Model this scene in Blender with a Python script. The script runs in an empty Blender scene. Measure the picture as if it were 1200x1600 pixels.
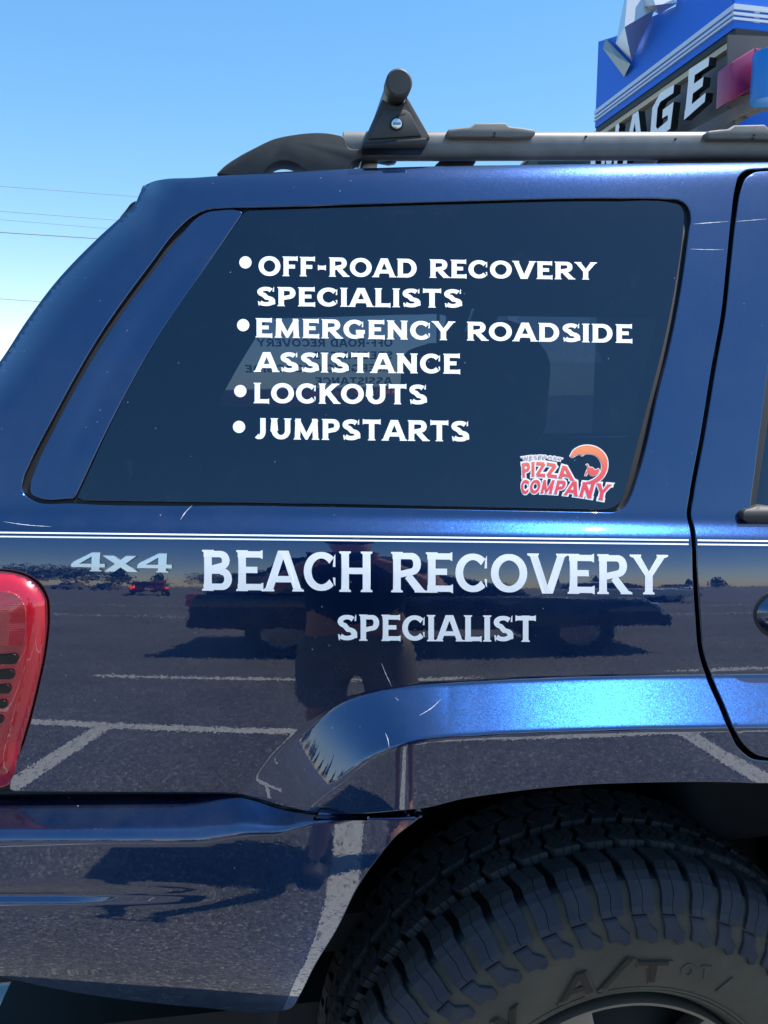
import bpy, bmesh, math, random
import numpy as np
from mathutils import Vector, Matrix
from mathutils.geometry import delaunay_2d_cdt
R = math.radians
random.seed(7); rng = np.random.default_rng(7)
sc = bpy.context.scene
COL = sc.collection

# ------------------------------------------------------------------ camera
FPX = 1200.0; PITCH = R(-8.9); YAW = R(7.6); DIST = 0.82; ZC = 1.405
cd = bpy.data.cameras.new('camera'); cam = bpy.data.objects.new('camera', cd); COL.objects.link(cam)
cd.sensor_fit = 'VERTICAL'; cd.sensor_height = 36; cd.lens = 36 * FPX / 1600
cd.clip_start = 0.02; cd.clip_end = 2000
cam.location = (0, -DIST, ZC); cam.rotation_euler = (R(90) + PITCH, 0, -YAW)
sc.camera = cam
# ------------------------------------------------------------------ sky, sun, exposure
SUN = Vector((0.40, -0.05, 0.91)).normalized()
w = bpy.data.worlds.new('World'); sc.world = w; w.use_nodes = True
nt = w.node_tree; bg = nt.nodes['Background']
sky = nt.nodes.new('ShaderNodeTexSky'); sky.sky_type = 'NISHITA'; sky.sun_disc = False
sky.sun_elevation = math.asin(SUN.z); sky.sun_rotation = math.atan2(SUN.x, SUN.y)
sky.air_density = 1.0; sky.dust_density = 0.25; sky.ozone_density = 1.3
hs = nt.nodes.new('ShaderNodeHueSaturation'); hs.inputs['Saturation'].default_value = 1.72; hs.inputs['Value'].default_value = 1.62; gm = nt.nodes.new('ShaderNodeGamma'); gm.inputs[1].default_value = .62; nt.links.new(sky.outputs[0], gm.inputs[0]); nt.links.new(gm.outputs[0], hs.inputs['Color']); nt.links.new(hs.outputs[0], bg.inputs[0]); bg.inputs[1].default_value = 0.15
sl = bpy.data.lights.new('sun', 'SUN'); sl.energy = 4.6; sl.angle = R(0.53); sl.color = (1, 0.955, 0.89)
so = bpy.data.objects.new('sun', sl); COL.objects.link(so)
so.rotation_euler = SUN.to_track_quat('Z', 'Y').to_euler()
vs = sc.view_settings; vs.view_transform = 'Standard'; vs.look = 'None'; vs.gamma = 1; vs.exposure = 0.75

# ------------------------------------------------------------------ node helpers
def mat(name, base=(.5, .5, .5), rough=.5, metal=0., spec=.5, **kw):
    m = bpy.data.materials.new(name); m.use_nodes = True
    b = m.node_tree.nodes['Principled BSDF']
    b.inputs['Base Color'].default_value = (*base, 1); b.inputs['Roughness'].default_value = rough
    b.inputs['Metallic'].default_value = metal; b.inputs['Specular IOR Level'].default_value = spec
    for k, v in kw.items(): b.inputs[k.replace('_', ' ')].default_value = v
    return m
def N(m, t, **kw):
    n = m.node_tree.nodes.new('ShaderNode' + t)
    for k, v in kw.items(): setattr(n, k, v)
    return n
def L(m, a, b): m.node_tree.links.new(a, b)
def coords(m, scale=1.0):
    g = N(m, 'NewGeometry'); mp = N(m, 'VectorMath', operation='SCALE'); mp.inputs['Scale'].default_value = scale
    L(m, g.outputs['Position'], mp.inputs[0]); return mp.outputs[0]
def noise(m, vec, scale, detail=3, rough=.55):
    n = N(m, 'TexNoise'); n.inputs['Scale'].default_value = scale; n.inputs['Detail'].default_value = detail
    n.inputs['Roughness'].default_value = rough; L(m, vec, n.inputs['Vector']); return n.outputs['Fac']
def ramp(m, fac, stops):
    r = N(m, 'ValToRGB'); e = r.color_ramp.elements
    while len(e) < len(stops): e.new(.5)
    for i, (p, c) in enumerate(stops):
        e[i].position = p; e[i].color = (*c, 1) if not isinstance(c, (int, float)) else (c, c, c, 1)
    L(m, fac, r.inputs[0]); return r.outputs[0]
def mixc(m, fac, a, b, blend='MIX'):
    n = N(m, 'Mix', data_type='RGBA', blend_type=blend)
    for s, v in ((n.inputs[0], fac), (n.inputs[6], a), (n.inputs[7], b)):
        if isinstance(v, (int, float)): s.default_value = v
        elif isinstance(v, tuple): s.default_value = (*v, 1)
        else: L(m, v, s)
    return n.outputs[2]
def bump(m, h, strength, dist, sock='Normal'):
    b = N(m, 'Bump'); b.inputs['Strength'].default_value = strength; b.inputs['Distance'].default_value = dist
    L(m, h, b.inputs['Height']); L(m, b.outputs[0], m.node_tree.nodes['Principled BSDF'].inputs[sock])
def P(m): return m.node_tree.nodes['Principled BSDF']

# ------------------------------------------------------------------ materials
def car_paint(name, c, coat_ior=2.1):
    m = mat(name, c, .30, .95, .5); b = P(m)
    b.inputs['Coat Weight'].default_value = 1; b.inputs['Coat Roughness'].default_value = .012; b.inputs['Coat IOR'].default_value = coat_ior
    v = coords(m)
    vo = N(m, 'TexVoronoi'); vo.inputs['Scale'].default_value = 1300; L(m, v, vo.inputs['Vector'])
    # flakes: each cell tilts the base coat a little
    sub = N(m, 'VectorMath', operation='SUBTRACT'); L(m, vo.outputs['Color'], sub.inputs[0]); sub.inputs[1].default_value = (.5, .5, .5)
    scl = N(m, 'VectorMath', operation='SCALE'); L(m, sub.outputs[0], scl.inputs[0]); scl.inputs['Scale'].default_value = .08
    g = N(m, 'NewGeometry'); add = N(m, 'VectorMath', operation='ADD'); L(m, g.outputs['Normal'], add.inputs[0]); L(m, scl.outputs[0], add.inputs[1])
    nn = N(m, 'VectorMath', operation='NORMALIZE'); L(m, add.outputs[0], nn.inputs[0]); L(m, nn.outputs[0], b.inputs['Normal'])
    # road dust: sparse pale specks and a thin film
    sp = N(m, 'TexVoronoi'); sp.inputs['Scale'].default_value = 75; L(m, v, sp.inputs['Vector'])
    spk = ramp(m, sp.outputs['Distance'], [(0.0, .8), (.05, .55), (.075, 0.)])
    msk = ramp(m, noise(m, v, 9, 4), [(.5, 0.), (.66, 1.)])
    mul = N(m, 'Math', operation='MULTIPLY'); L(m, spk, mul.inputs[0]); L(m, msk, mul.inputs[1])
    film = ramp(m, noise(m, v, 5, 6, .7), [(.45, 0.), (.8, .03)])
    ad = N(m, 'Math', operation='ADD'); L(m, mul.outputs[0], ad.inputs[0]); L(m, film, ad.inputs[1]); ad.use_clamp = True
    d = N(m, 'BsdfDiffuse'); d.inputs[0].default_value = (.42, .42, .42, 1)
    ms = N(m, 'MixShader'); out = m.node_tree.nodes['Material Output']
    L(m, ad.outputs[0], ms.inputs[0]); L(m, b.outputs[0], ms.inputs[1]); L(m, d.outputs[0], ms.inputs[2]); L(m, ms.outputs[0], out.inputs[0])
    # faint waviness of the clear coat
    bp = N(m, 'Bump'); bp.inputs['Strength'].default_value = .012; bp.inputs['Distance'].default_value = .001
    L(m, noise(m, v, 260, 1), bp.inputs['Height']); L(m, bp.outputs[0], b.inputs['Coat Normal'])
    return m
M = {}
M['paint'] = car_paint('blue_metallic_paint', (.0002, .021, .10), 2.05)
M['redpaint'] = car_paint('red_paint', (.35, .01, .015), 1.5)
M['darkpaint'] = car_paint('black_paint', (.012, .013, .016), 1.6)
M['vinyl'] = mat('white_vinyl', (.93, .94, .94), .42)
M['chrome'] = mat('satin_badge', (.78, .79, .80), .22, .85)
M['rubber'] = mat('black_rubber', (.012, .012, .013), .55)
M['trim'] = mat('black_trim', (.008, .008, .009), .35)
M['edge'] = mat('glass_edge', (.35, .38, .40), .3)
def textured_plastic(name, c, rough, sc_=900, s=.25):
    m = mat(name, c, rough); v = coords(m)
    bump(m, noise(m, v, sc_, 2), s, .0006)
    L(m, mixc(m, ramp(m, noise(m, v, 25, 5), [(.35, .0), (.75, .35)]), c, tuple(min(1, x * 2.2 + .02) for x in c)), P(m).inputs['Base Color'])
    return m
M['plastic'] = textured_plastic('grained_black_plastic', (.035, .034, .033), .55)
M['railgrey'] = textured_plastic('grey_rail', (.17, .17, .168), .42, 1500, .08)
M['clampgrey'] = textured_plastic('weathered_grey_plastic', (.15, .145, .135), .6)
M['bar'] = mat('black_bar', (.02, .02, .021), .38)
M['interior'] = mat('interior_fabric', (.02, .022, .026), .85)
M['under'] = mat('underbody', (.012, .012, .012), .8)
M['steel'] = mat('wheel_steel', (.28, .27, .25), .35, .9)
def tint(name, c, ior, dust=True):
    m = bpy.data.materials.new(name); m.use_nodes = True; t = m.node_tree; t.nodes.remove(P(m)); out = t.nodes['Material Output']
    tr = N(m, 'BsdfTransparent'); tr.inputs[0].default_value = (*c, 1)
    gl = N(m, 'BsdfGlossy'); gl.inputs['Roughness'].default_value = .003; gl.inputs[0].default_value = (.80, .88, 1, 1)
    fr = N(m, 'Fresnel'); fr.inputs['IOR'].default_value = ior
    ms = N(m, 'MixShader'); L(m, fr.outputs[0], ms.inputs[0]); L(m, tr.outputs[0], ms.inputs[1]); L(m, gl.outputs[0], ms.inputs[2])
    last = ms.outputs[0]
    if dust:
        v = coords(m); sp = N(m, 'TexVoronoi'); sp.inputs['Scale'].default_value = 45; L(m, v, sp.inputs['Vector'])
        spk = ramp(m, sp.outputs['Distance'], [(0, .55), (.03, .4), (.045, 0.)])
        msk = ramp(m, noise(m, v, 12, 3), [(.46, 0.), (.6, 1.)])
        mul = N(m, 'Math', operation='MULTIPLY'); L(m, spk, mul.inputs[0]); L(m, msk, mul.inputs[1])
        film = ramp(m, noise(m, v, 14, 8, .75), [(.55, .0), (.85, .02)])
        ad = N(m, 'Math', operation='ADD'); ad.use_clamp = True; L(m, mul.outputs[0], ad.inputs[0]); L(m, film, ad.inputs[1])
        d = N(m, 'BsdfDiffuse'); d.inputs[0].default_value = (.45, .45, .45, 1)
        m2 = N(m, 'MixShader'); L(m, ad.outputs[0], m2.inputs[0]); L(m, last, m2.inputs[1]); L(m, d.outputs[0], m2.inputs[2]); last = m2.outputs[0]
    L(m, last, out.inputs[0]); return m
M['glass'] = tint('tinted_glass', (.13, .17, .24), 1.9)
M['farglass'] = tint('clear_tint', (.40, .45, .50), 1.5, False)
def asphalt():
    m = mat('asphalt', (.06, .06, .06), .85); v = coords(m)
    vo = N(m, 'TexVoronoi'); vo.inputs['Scale'].default_value = 130; L(m, v, vo.inputs['Vector'])
    sep = N(m, 'SeparateColor'); L(m, vo.outputs['Color'], sep.inputs[0])
    c = ramp(m, sep.outputs[0], [(0, (.07, .069, .067)), (.6, (.125, .124, .119)), (.9, (.20, .195, .18)), (1, (.36, .35, .32))])
    big = ramp(m, noise(m, v, .7, 6, .65), [(.3, .75), (.7, 1.25)])
    c = mixc(m, 1.0, c, big, 'MULTIPLY')
    L(m, c, P(m).inputs['Base Color'])
    inv = N(m, 'Math', operation='SUBTRACT'); inv.inputs[0].default_value = 1; L(m, vo.outputs['Distance'], inv.inputs[1])
    bump(m, inv.outputs[0], .9, .006); return m
M['asphalt'] = asphalt()
def linepaint():
    m = mat('line_paint', (.6, .6, .56), .7); v = coords(m)
    n = noise(m, v, 55, 6, .7)
    L(m, mixc(m, ramp(m, n, [(.38, 1.), (.47, 0.)]), (.62, .61, .56), (.09, .09, .088)), P(m).inputs['Base Color'])
    bump(m, noise(m, v, 130, 2), .6, .004); return m
M['line'] = linepaint()
def tyre_mat(name, c1, c2, sc_, lo, hi):
    m = mat(name, c1, .7, 0, .35); v = coords(m)
    L(m, mixc(m, ramp(m, noise(m, v, sc_, 5, .6), [(lo, 0.), (hi, 1.)]), c1, c2), P(m).inputs['Base Color'])
    bump(m, noise(m, v, 350, 3), .15, .002); return m
M['tread'] = tyre_mat('tread_rubber', (.045, .045, .048), (.085, .085, .086), 18, .4, .8)
M['blue_rubber'] = tyre_mat('bluish_shoulder_rubber', (.030, .034, .050), (.052, .055, .066), 22, .35, .7)
M['sidewall'] = tyre_mat('dusty_sidewall_rubber', (.075, .064, .048), (.12, .10, .072), 9, .35, .75)
M['letter_rubber'] = mat('black_letter_rubber', (.008, .008, .008), .45)
def red_lens(name, c, rough):
    m = mat(name, c, rough, Coat_Weight=1.0, Coat_Roughness=.01); P(m).inputs['Coat IOR'].default_value = 1.7; return m
M['lens'] = red_lens('red_lens', (.45, .003, .018), .3)
def reflex():
    m = red_lens('reflector_lens', (.34, .012, .018), .3); v = coords(m)
    vo = N(m, 'TexVoronoi'); vo.inputs['Scale'].default_value = 420; vo.distance = 'CHEBYCHEV'; vo.inputs['Randomness'].default_value = 0.1
    L(m, v, vo.inputs['Vector']); bump(m, vo.outputs['Distance'], .6, .002); return m
M['reflex'] = reflex()

# ------------------------------------------------------------------ pixel <-> space
cP, sP, cY, sY = math.cos(PITCH), math.sin(PITCH), math.cos(YAW), math.sin(YAW)
def rays(u, v):
    a = (np.asarray(u, float) - 600) / FPX; b = (800 - np.asarray(v, float)) / FPX
    h = cP - b * sP; z = sP + b * cP
    return a * cY + h * sY, -a * sY + h * cY, z
def at(u, v, Y):
    x, y, z = rays(u, v); t = (Y + DIST) / y
    return np.stack([x * t, np.broadcast_to(np.asarray(Y, float), np.shape(x * t)).copy(), ZC + z * t], -1)
def atg(u, v, zg=0.0):
    x, y, z = rays(u, v); t = (zg - ZC) / z
    return np.stack([x * t, -DIST + y * t, zg + 0 * t], -1)
def atv(p): return Vector(p)

# ------------------------------------------------------------------ curves in the side view
def crom(pts, closed, step):
    p = np.array(pts, float); n = len(p); out = []
    idx = range(n) if closed else range(n - 1)
    for i in idx:
        if closed: a, b, c, d = p[i - 1], p[i], p[(i + 1) % n], p[(i + 2) % n]
        else: a, b, c, d = p[max(i - 1, 0)], p[i], p[i + 1], p[min(i + 2, n - 1)]
        l = np.linalg.norm(c - b); k = max(1, int(round(l / step)))
        # centripetal tangents keep long/short neighbours from overshooting
        def tan(p0, p1, p2):
            l0 = max(np.linalg.norm(p1 - p0), 1e-6); l1 = max(np.linalg.norm(p2 - p1), 1e-6)
            if (p1 - p0) @ (p2 - p1) < .45 * l0 * l1 or max(l0, l1) > 9 * min(l0, l1): return None                     # a real corner stays sharp
            return (p1 - p0) / l0 * (l1 / (l0 + l1)) + (p2 - p1) / l1 * (l0 / (l0 + l1))
        t0 = tan(a, b, c) if not np.allclose(a, b) else None
        t1 = tan(b, c, d) if not np.allclose(c, d) else None
        l = max(l, 1e-9); t0 = (c - b) / l if t0 is None else t0; t1 = (c - b) / l if t1 is None else t1
        for s in np.arange(k) / k:
            out.append((2*s**3-3*s**2+1)*b + (s**3-2*s**2+s)*l*t0 + (-2*s**3+3*s**2)*c + (s**3-s**2)*l*t1)
    if not closed: out.append(p[-1])
    return np.array(out)
def inside(pts, loop):
    x, y = pts[:, 0], pts[:, 1]; r = np.zeros(len(pts), bool); n = len(loop); j = n - 1
    for i in range(n):
        xi, yi = loop[i]; xj, yj = loop[j]
        if yi != yj:
            r ^= ((yi > y) != (yj > y)) & (x < (xj - xi) * (y - yi) / (yj - yi) + xi)
        j = i
    return r
def seg_dist(pts, line, closed=False):
    """distance to a polyline, arc length there and side sign"""
    best = np.full(len(pts), 1e18); arc = np.zeros(len(pts)); side = np.zeros(len(pts)); s0 = 0.0
    n = len(line)
    for i in range(n if closed else n - 1):
        a = line[i]; b = line[(i + 1) % n]; ab = b - a; l2 = ab @ ab; l = math.sqrt(l2)
        if l2 < 1e-12: continue
        t = np.clip(((pts - a) @ ab) / l2, 0, 1); q = a + t[:, None] * ab; d = ((pts - q) ** 2).sum(1)
        m = d < best; best[m] = d[m]; arc[m] = s0 + t[m] * l
        cr = ab[0] * (pts[:, 1] - a[1]) - ab[1] * (pts[:, 0] - a[0]); side[m] = np.sign(cr[m]); s0 += l
    return np.sqrt(best), arc, side

# ------------------------------------------------------------------ the body side: depth of every point of the side view
TH = [(236, 84), (250, 72), (257, 58), (262, 46), (270, 36), (284, 27), (300, 23.5), (325, 22), (560, 21), (785, 18.5), (797, 22), (808, 40), (818, 52), (827, 50), (836, 30), (848, 15),
      (880, 10.5), (915, 7.4), (960, 5.2), (1057, 2.6), (1135, 0.2), (1240, -2.5), (1400, -4), (1700, -6)]
def build_profile(th, v0, y0, va, vb, step=1.0):
    tv, ta = np.array([t[0] for t in th], float), np.array([t[1] for t in th], float)
    def run(vlist):
        x, y, z = rays(600., vlist[0]); t = (y0 + DIST) / y; Yc, Zc = y0, ZC + z * t; out = [Yc]
        for v in vlist[1:]:
            k = math.tan(R(np.interp(v, tv, ta))); x, y, z = rays(600., v)
            t = (k * (ZC - Zc) + Yc + DIST) / (y - k * z); Yc, Zc = -DIST + t * y, ZC + t * z; out.append(Yc)
        return np.array(out)
    up = np.arange(v0, va - .5, -step); dn = np.arange(v0, vb + .5, step)
    V = np.concatenate([up[::-1], dn[1:]]); Yv = np.concatenate([run(up)[::-1], run(dn)[1:]])
    ker = np.ones(9) / 9; Ys = np.convolve(np.pad(Yv, 4, mode='edge'), ker, 'valid'); Ys[:4] = Yv[:4]; Ys[-4:] = Yv[-4:]
    return V, Ys
PV, PY = build_profile(TH, 960, 0.0, 240, 1700)
ROOF = np.array([(-200, 320), (230, 287), (250, 281), (300, 278), (400, 271), (520, 265), (640, 261), (900, 257), (1200, 254), (1300, 254)], float)
SIL = crom([(-215, 1240), (-200, 900), (-185, 830), (-150, 745), (-90, 668), (0, 566), (43, 501), (83, 447), (153, 373), (190, 339), (212, 318), (222, 297), (233, 286)], False, 12)
CRE = crom([(440, 1330), (463, 1292), (487, 1262), (541, 1217), (583, 1183), (620, 1167), (665, 1157), (760, 1149), (900, 1143), (1140, 1138), (1260, 1137)], False, 4)
WU = ([380, 470, 540, 620, 700, 1240], [108, 108, 104, 95, 89, 88])
FL_H = .050
def fl_prof(t):
    """1 at the crease, 0 outside; straight flank, tight crease, narrow fillet"""
    T = np.linspace(-.3, 1.4, 1701); k = np.where((T > 0.03) & (T < .93), 1., 0.)
    g = np.exp(-((T - .55) / .035) ** 2); g /= g.sum(); k = np.convolve(k, g, 'same'); c = np.cumsum(k); c = 1 - c / c[-1]
    return np.interp(t, T, c)
def taper(X):
    y = .085 * np.clip(.5 - X, 0, None) ** 2
    return y + 1.1 * np.clip(-.36 - X, 0, None) ** 2
U0 = 1230.; KX = .00082
def body_Y(u, v):
    s = np.interp(v, [300, 560, 840, 1050, 1240], [0, 0, .0148, .005, 0])
    vp = v - s * (u - 540)
    wt = np.clip((560 - v) / 230, 0, 1); vp = vp - wt * (np.interp(u, ROOF[:, 0], ROOF[:, 1]) - 262)
    y = np.interp(vp, PV, PY)
    pts = np.stack([u, v], -1)
    # rear pillar rolls away towards the tailgate
    m = (u < 330) & (v < 900)
    if m.any():
        d, _, sd = seg_dist(pts[m], SIL); d = np.where(sd < 0, -d, d)
        d = np.abs(d); y[m] += .034 * np.clip(1 - d / 62, 0, 1) ** 2
    m = (v > 960) & (u > 250)
    if m.any():
        d, a, sd = seg_dist(pts[m], CRE)
        wd = np.interp(u[m], WU[0], WU[1])
        t = np.where(sd > 0, -d, d) / wd
        hk = np.clip((u[m] - 375) / 270, 0, 1); y[m] -= (.010 + (FL_H - .010) * hk * hk * (3 - 2 * hk)) * fl_prof(t)
    return y
VS = np.array([(-260, 1243), (340, 1241), (375, 1244), (400, 1250), (440, 1263), (490, 1271), (660, 1267), (700, 1260)], float)
TB = [(1200, -2), (1330, -1), (1400, -1.5), (1470, -5), (1500, -9), (1530, -16), (1560, -24), (1600, -32), (1640, -34)]
BV, BY = build_profile(TB, 1250, 0.0, 1200, 1640)
def sint(x, xs, ys, w=45.):
    return sum(np.interp(x + k * w, xs, ys) * g for k, g in zip(np.linspace(-1, 1, 9), np.hanning(11)[1:-1] / np.hanning(11)[1:-1].sum()))
def bumper_Y(u, v):
    vs_ = sint(u, VS[:, 0], VS[:, 1], 14.); L_ = sint(u, [-260, 330, 430, 490, 660], [74, 74, 44, 12, 9])
    H = sint(u, [-260, 300, 430, 490, 660], [.055, .055, .036, .016, .012])
    t = np.clip((v - vs_) / L_, 0, 1.6)
    k = np.linspace(0, 1.6, 401); sl = np.where(k < .72, 1.25, np.clip(1 - (k - .72) / .36, 0, 1)); c = np.cumsum(sl); c = c / c[-1]
    y = np.interp(v + sint(u, [0, 460], [30, 0]) * np.clip((v - 1400) / 120, 0, 1), BV, BY) - .047 + H * (1 - np.interp(t, k, c))
    fade = np.clip((345 - u) / 250, 0, 1) ** 1.5
    y += fade * .006 * np.exp(-((v - 1398) / 9.) ** 2) * np.clip(1 - 0 * u, 0, 1)
    return y
def world(u, v, fY=body_Y, off=0.0):
    u = np.asarray(u, float).ravel(); v = np.asarray(v, float).ravel(); uu = np.minimum(u, U0)
    Y = np.full(len(u), .05)
    st = fY(uu, v)
    for _ in range(5): Y = st + taper(at(uu, v, Y)[:, 0])
    p = at(uu, v, Y + off); p[:, 0] += (u - uu) * KX
    return p
def world_n(u, v, fY=body_Y, off=0.0, e=2.0):
    p = world(u, v, fY, off)
    du = world(np.asarray(u) + e, v, fY, off) - world(np.asarray(u) - e, v, fY, off); dv = world(u, np.asarray(v) + e, fY, off) - world(u, np.asarray(v) - e, fY, off)
    n = np.cross(du, dv); n /= np.linalg.norm(n, axis=1)[:, None] + 1e-12
    n[n[:, 1] > 0] *= -1
    return p, n

# ------------------------------------------------------------------ objects
def tag(o, label=None, cat=None, group=None, kind=None):
    for k, v in (('label', label), ('category', cat), ('group', group), ('kind', kind)):
        if v: o[k] = v
    return o
def link(o, parent=None):
    COL.objects.link(o)
    if parent is not None: o.parent = parent
    return o
def empty(name, loc=(0, 0, 0), rz=0):
    o = bpy.data.objects.new(name, None); o.location = loc; o.rotation_euler = (0, 0, rz); o.empty_display_size = .1
    return link(o)
def mesh(name, verts, faces, m, parent=None, smooth=False, normals=None, mats=None, fmat=None):
    me = bpy.data.meshes.new(name); me.from_pydata([tuple(map(float, p)) for p in verts], [], [tuple(int(i) for i in f) for f in faces])
    for mm in ([m] if mats is None else mats): me.materials.append(mm)
    if smooth: me.polygons.foreach_set('use_smooth', [True] * len(me.polygons))
    if fmat is not None: me.polygons.foreach_set('material_index', fmat)
    if normals is not None: me.normals_split_custom_set_from_vertices([tuple(map(float, n)) for n in normals])
    me.update(); return link(bpy.data.objects.new(name, me), parent)
def panel(name, outline, m, parent, holes=(), fY=body_Y, off=0.0, step=8., bstep=5., r=.0016, depth=.02, fine=None, smooth_loop=True):
    loops = [crom(l, True, bstep) if smooth_loop else np.array(l, float) for l in (outline, *holes)]
    P0 = loops[0]; lo, hi = P0.min(0), P0.max(0)
    gx = np.arange(lo[0] + step / 2, hi[0], step); gx = np.concatenate([gx[gx <= U0 + 10], gx[gx > U0 + 10][::8]])
    gy = np.arange(lo[1] + step / 2, hi[1], step)
    if fine is not None: gy = np.unique(np.concatenate([gy] + [np.arange(a, b, s) for a, b, s in fine]))
    G = np.stack(np.meshgrid(gx, gy), -1).reshape(-1, 2)
    k = inside(G, P0)
    for h in loops[1:]: k &= ~inside(G, h)
    G = G[k]
    for l in loops: G = G[seg_dist(G, l, True)[0] > step * .4]
    pts = np.concatenate(loops + [G]); edges = []; s = 0
    for l in loops:
        n = len(l); edges += [(s + i, s + (i + 1) % n) for i in range(n)]; s += n
    res = delaunay_2d_cdt([Vector(p) for p in pts.tolist()], edges, [], 0, 1e-5)
    V2 = np.array([tuple(p) for p in res[0]]); F = np.array([f for f in res[2]])
    cen = V2[F].mean(1); k = inside(cen, P0)
    for h in loops[1:]: k &= ~inside(cen, h)
    F = F[k]
    p, n = world_n(V2[:, 0], V2[:, 1], fY, off)
    # face winding towards the camera side
    a, b, c = p[F[:, 0]], p[F[:, 1]], p[F[:, 2]]
    flip = np.cross(b - a, c - a)[:, 1] > 0
    F[flip] = F[flip][:, ::-1]
    verts = [p]; norms = [n]; faces = F.tolist(); base = len(p)
    for li, l in enumerate(loops):
        q, qn = world_n(l[:, 0], l[:, 1], fY, off)
        t = np.roll(q, -1, 0) - np.roll(q, 1, 0); t /= np.linalg.norm(t, axis=1)[:, None] + 1e-12
        o = np.cross(t, qn); o /= np.linalg.norm(o, axis=1)[:, None] + 1e-12
        area = np.sum(l[:, 0] * np.roll(l[:, 1], -1) - np.roll(l[:, 0], -1) * l[:, 1])
        tst = world(l[:, 0] + 0, l[:, 1], fY, off)
        # outward in the image
        tl = np.roll(l, -1, 0) - np.roll(l, 1, 0); nl = np.stack([tl[:, 1], -tl[:, 0]], -1) * (1 if area > 0 else -1) * (1 if li == 0 else -1)
        nl /= np.linalg.norm(nl, axis=1)[:, None] + 1e-12
        o2 = world(l[:, 0] + nl[:, 0] * 2, l[:, 1] + nl[:, 1] * 2, fY, off) - q
        sg = np.sign((o * o2).sum(1)); o *= sg[:, None]
        rows = []
        for ph in (0, 30, 60, 90):
            s_, c_ = math.sin(R(ph)), math.cos(R(ph))
            rows.append((q + o * r * s_ - qn * r * (1 - c_), qn * c_ + o * s_))
        rows.append((q + o * r - qn * r + np.array([0, depth, 0]), o))
        nn = len(l)
        for pp, pn in rows: verts.append(pp); norms.append(pn)
        for j in range(len(rows) - 1):
            for i in range(nn):
                i2 = (i + 1) % nn; a_ = base + j * nn; b_ = a_ + nn
                f = (a_ + i, a_ + i2, b_ + i2, b_ + i)
                faces.append(f)
        base += nn * len(rows)
    verts = np.concatenate(verts); norms = np.concatenate(norms); fx = []
    for f in faces:
        g = np.cross(verts[f[1]] - verts[f[0]], verts[f[2]] - verts[f[0]]); fx.append(f if g @ (norms[f[0]] + norms[f[2]]) >= 0 else f[::-1])
    faces = fx
    return mesh(name, verts, faces, m, parent, True, norms)
def prism(name, poly, m, parent=None, thick=None, bevel=0., seg=2, smooth=True):
    """closed polygon of 3-D points extruded along a vector, with bevelled rim"""
    bm = bmesh.new(); vs_ = [bm.verts.new(tuple(map(float, p))) for p in poly]; f = bm.faces.new(vs_)
    r = bmesh.ops.extrude_face_region(bm, geom=[f]); bmesh.ops.translate(bm, vec=Vector(thick), verts=[g for g in r['geom'] if isinstance(g, bmesh.types.BMVert)])
    bmesh.ops.recalc_face_normals(bm, faces=bm.faces)
    if bevel:
        es = [e for e in bm.edges if len(e.link_faces) == 2 and e.calc_face_angle(0) > .6]
        bmesh.ops.bevel(bm, geom=es, offset=bevel, segments=seg, profile=.5, affect='EDGES', clamp_overlap=True)
    me = bpy.data.meshes.new(name); bm.to_mesh(me); bm.free(); me.materials.append(m)
    if smooth:
        me.polygons.foreach_set('use_smooth', [True] * len(me.polygons)); me.set_sharp_from_angle(angle=R(40))
    return link(bpy.data.objects.new(name, me), parent)
def slab(name, px, Y, t, m, parent, bevel=.003, closed_step=None, seg=2):
    l = crom(px, True, closed_step) if closed_step else np.array(px, float)
    return prism(name, at(l[:, 0], l[:, 1], Y), m, parent, (0, t, 0), bevel, seg)
def box(name, c, s, m, parent=None, rz=0., bevel=0.):
    x, y, z = s[0] / 2, s[1] / 2, s[2] / 2; ca, sa = math.cos(rz), math.sin(rz)
    q = [(c[0] + px * ca - py * sa, c[1] + px * sa + py * ca, c[2] - z) for px, py in ((-x, -y), (x, -y), (x, y), (-x, y))]
    return prism(name, q, m, parent, (0, 0, 2 * z), bevel)
def tube(name, path, rad, m, parent=None, n=16, cap=True, flat=1.0):
    path = np.array(path, float); rad = np.broadcast_to(np.asarray(rad, float), (len(path),)); V = []; Fc = []
    for i, p in enumerate(path):
        t = path[min(i + 1, len(path) - 1)] - path[max(i - 1, 0)]; t = Vector(t).normalized()
        ref = Vector((0, 0, 1)) if abs(t.z) < .9 else Vector((1, 0, 0)); a = t.cross(ref).normalized(); b = a.cross(t)
        for k in range(n):
            th = 2 * math.pi * k / n; V.append(Vector(p) + a * (rad[i] * math.cos(th)) * flat + b * (rad[i] * math.sin(th)))
    for i in range(len(path) - 1):
        for k in range(n): Fc.append((i*n+k, i*n+(k+1) % n, (i+1)*n+(k+1) % n, (i+1)*n+k))
    if cap: Fc += [tuple(range(n))[::-1], tuple((len(path)-1)*n+k for k in range(n))]
    o = mesh(name, V, Fc, m, parent, True); o.data.set_sharp_from_angle(angle=R(50)); return o
def lathe(name, prof, c, m, parent=None, n=96):
    """profile of (radius, y) turned about the wheel axle (along Y) at c"""
    V = []; Fc = []; k = len(prof)
    for i in range(n):
        a = 2 * math.pi * i / n
        for r_, y in prof: V.append((c[0] + r_ * math.cos(a), c[1] + y, c[2] + r_ * math.sin(a)))
    for i in range(n):
        for j in range(k - 1): Fc.append((i*k+j, i*k+j+1, ((i+1) % n)*k+j+1, ((i+1) % n)*k+j))
    o = mesh(name, V, Fc, m, parent, True)
    bm = bmesh.new(); bm.from_mesh(o.data); bmesh.ops.recalc_face_normals(bm, faces=bm.faces); bm.to_mesh(o.data); bm.free()
    o.data.polygons.foreach_set('use_smooth', [True] * len(o.data.polygons)); o.data.set_sharp_from_angle(angle=R(38)); return o

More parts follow.
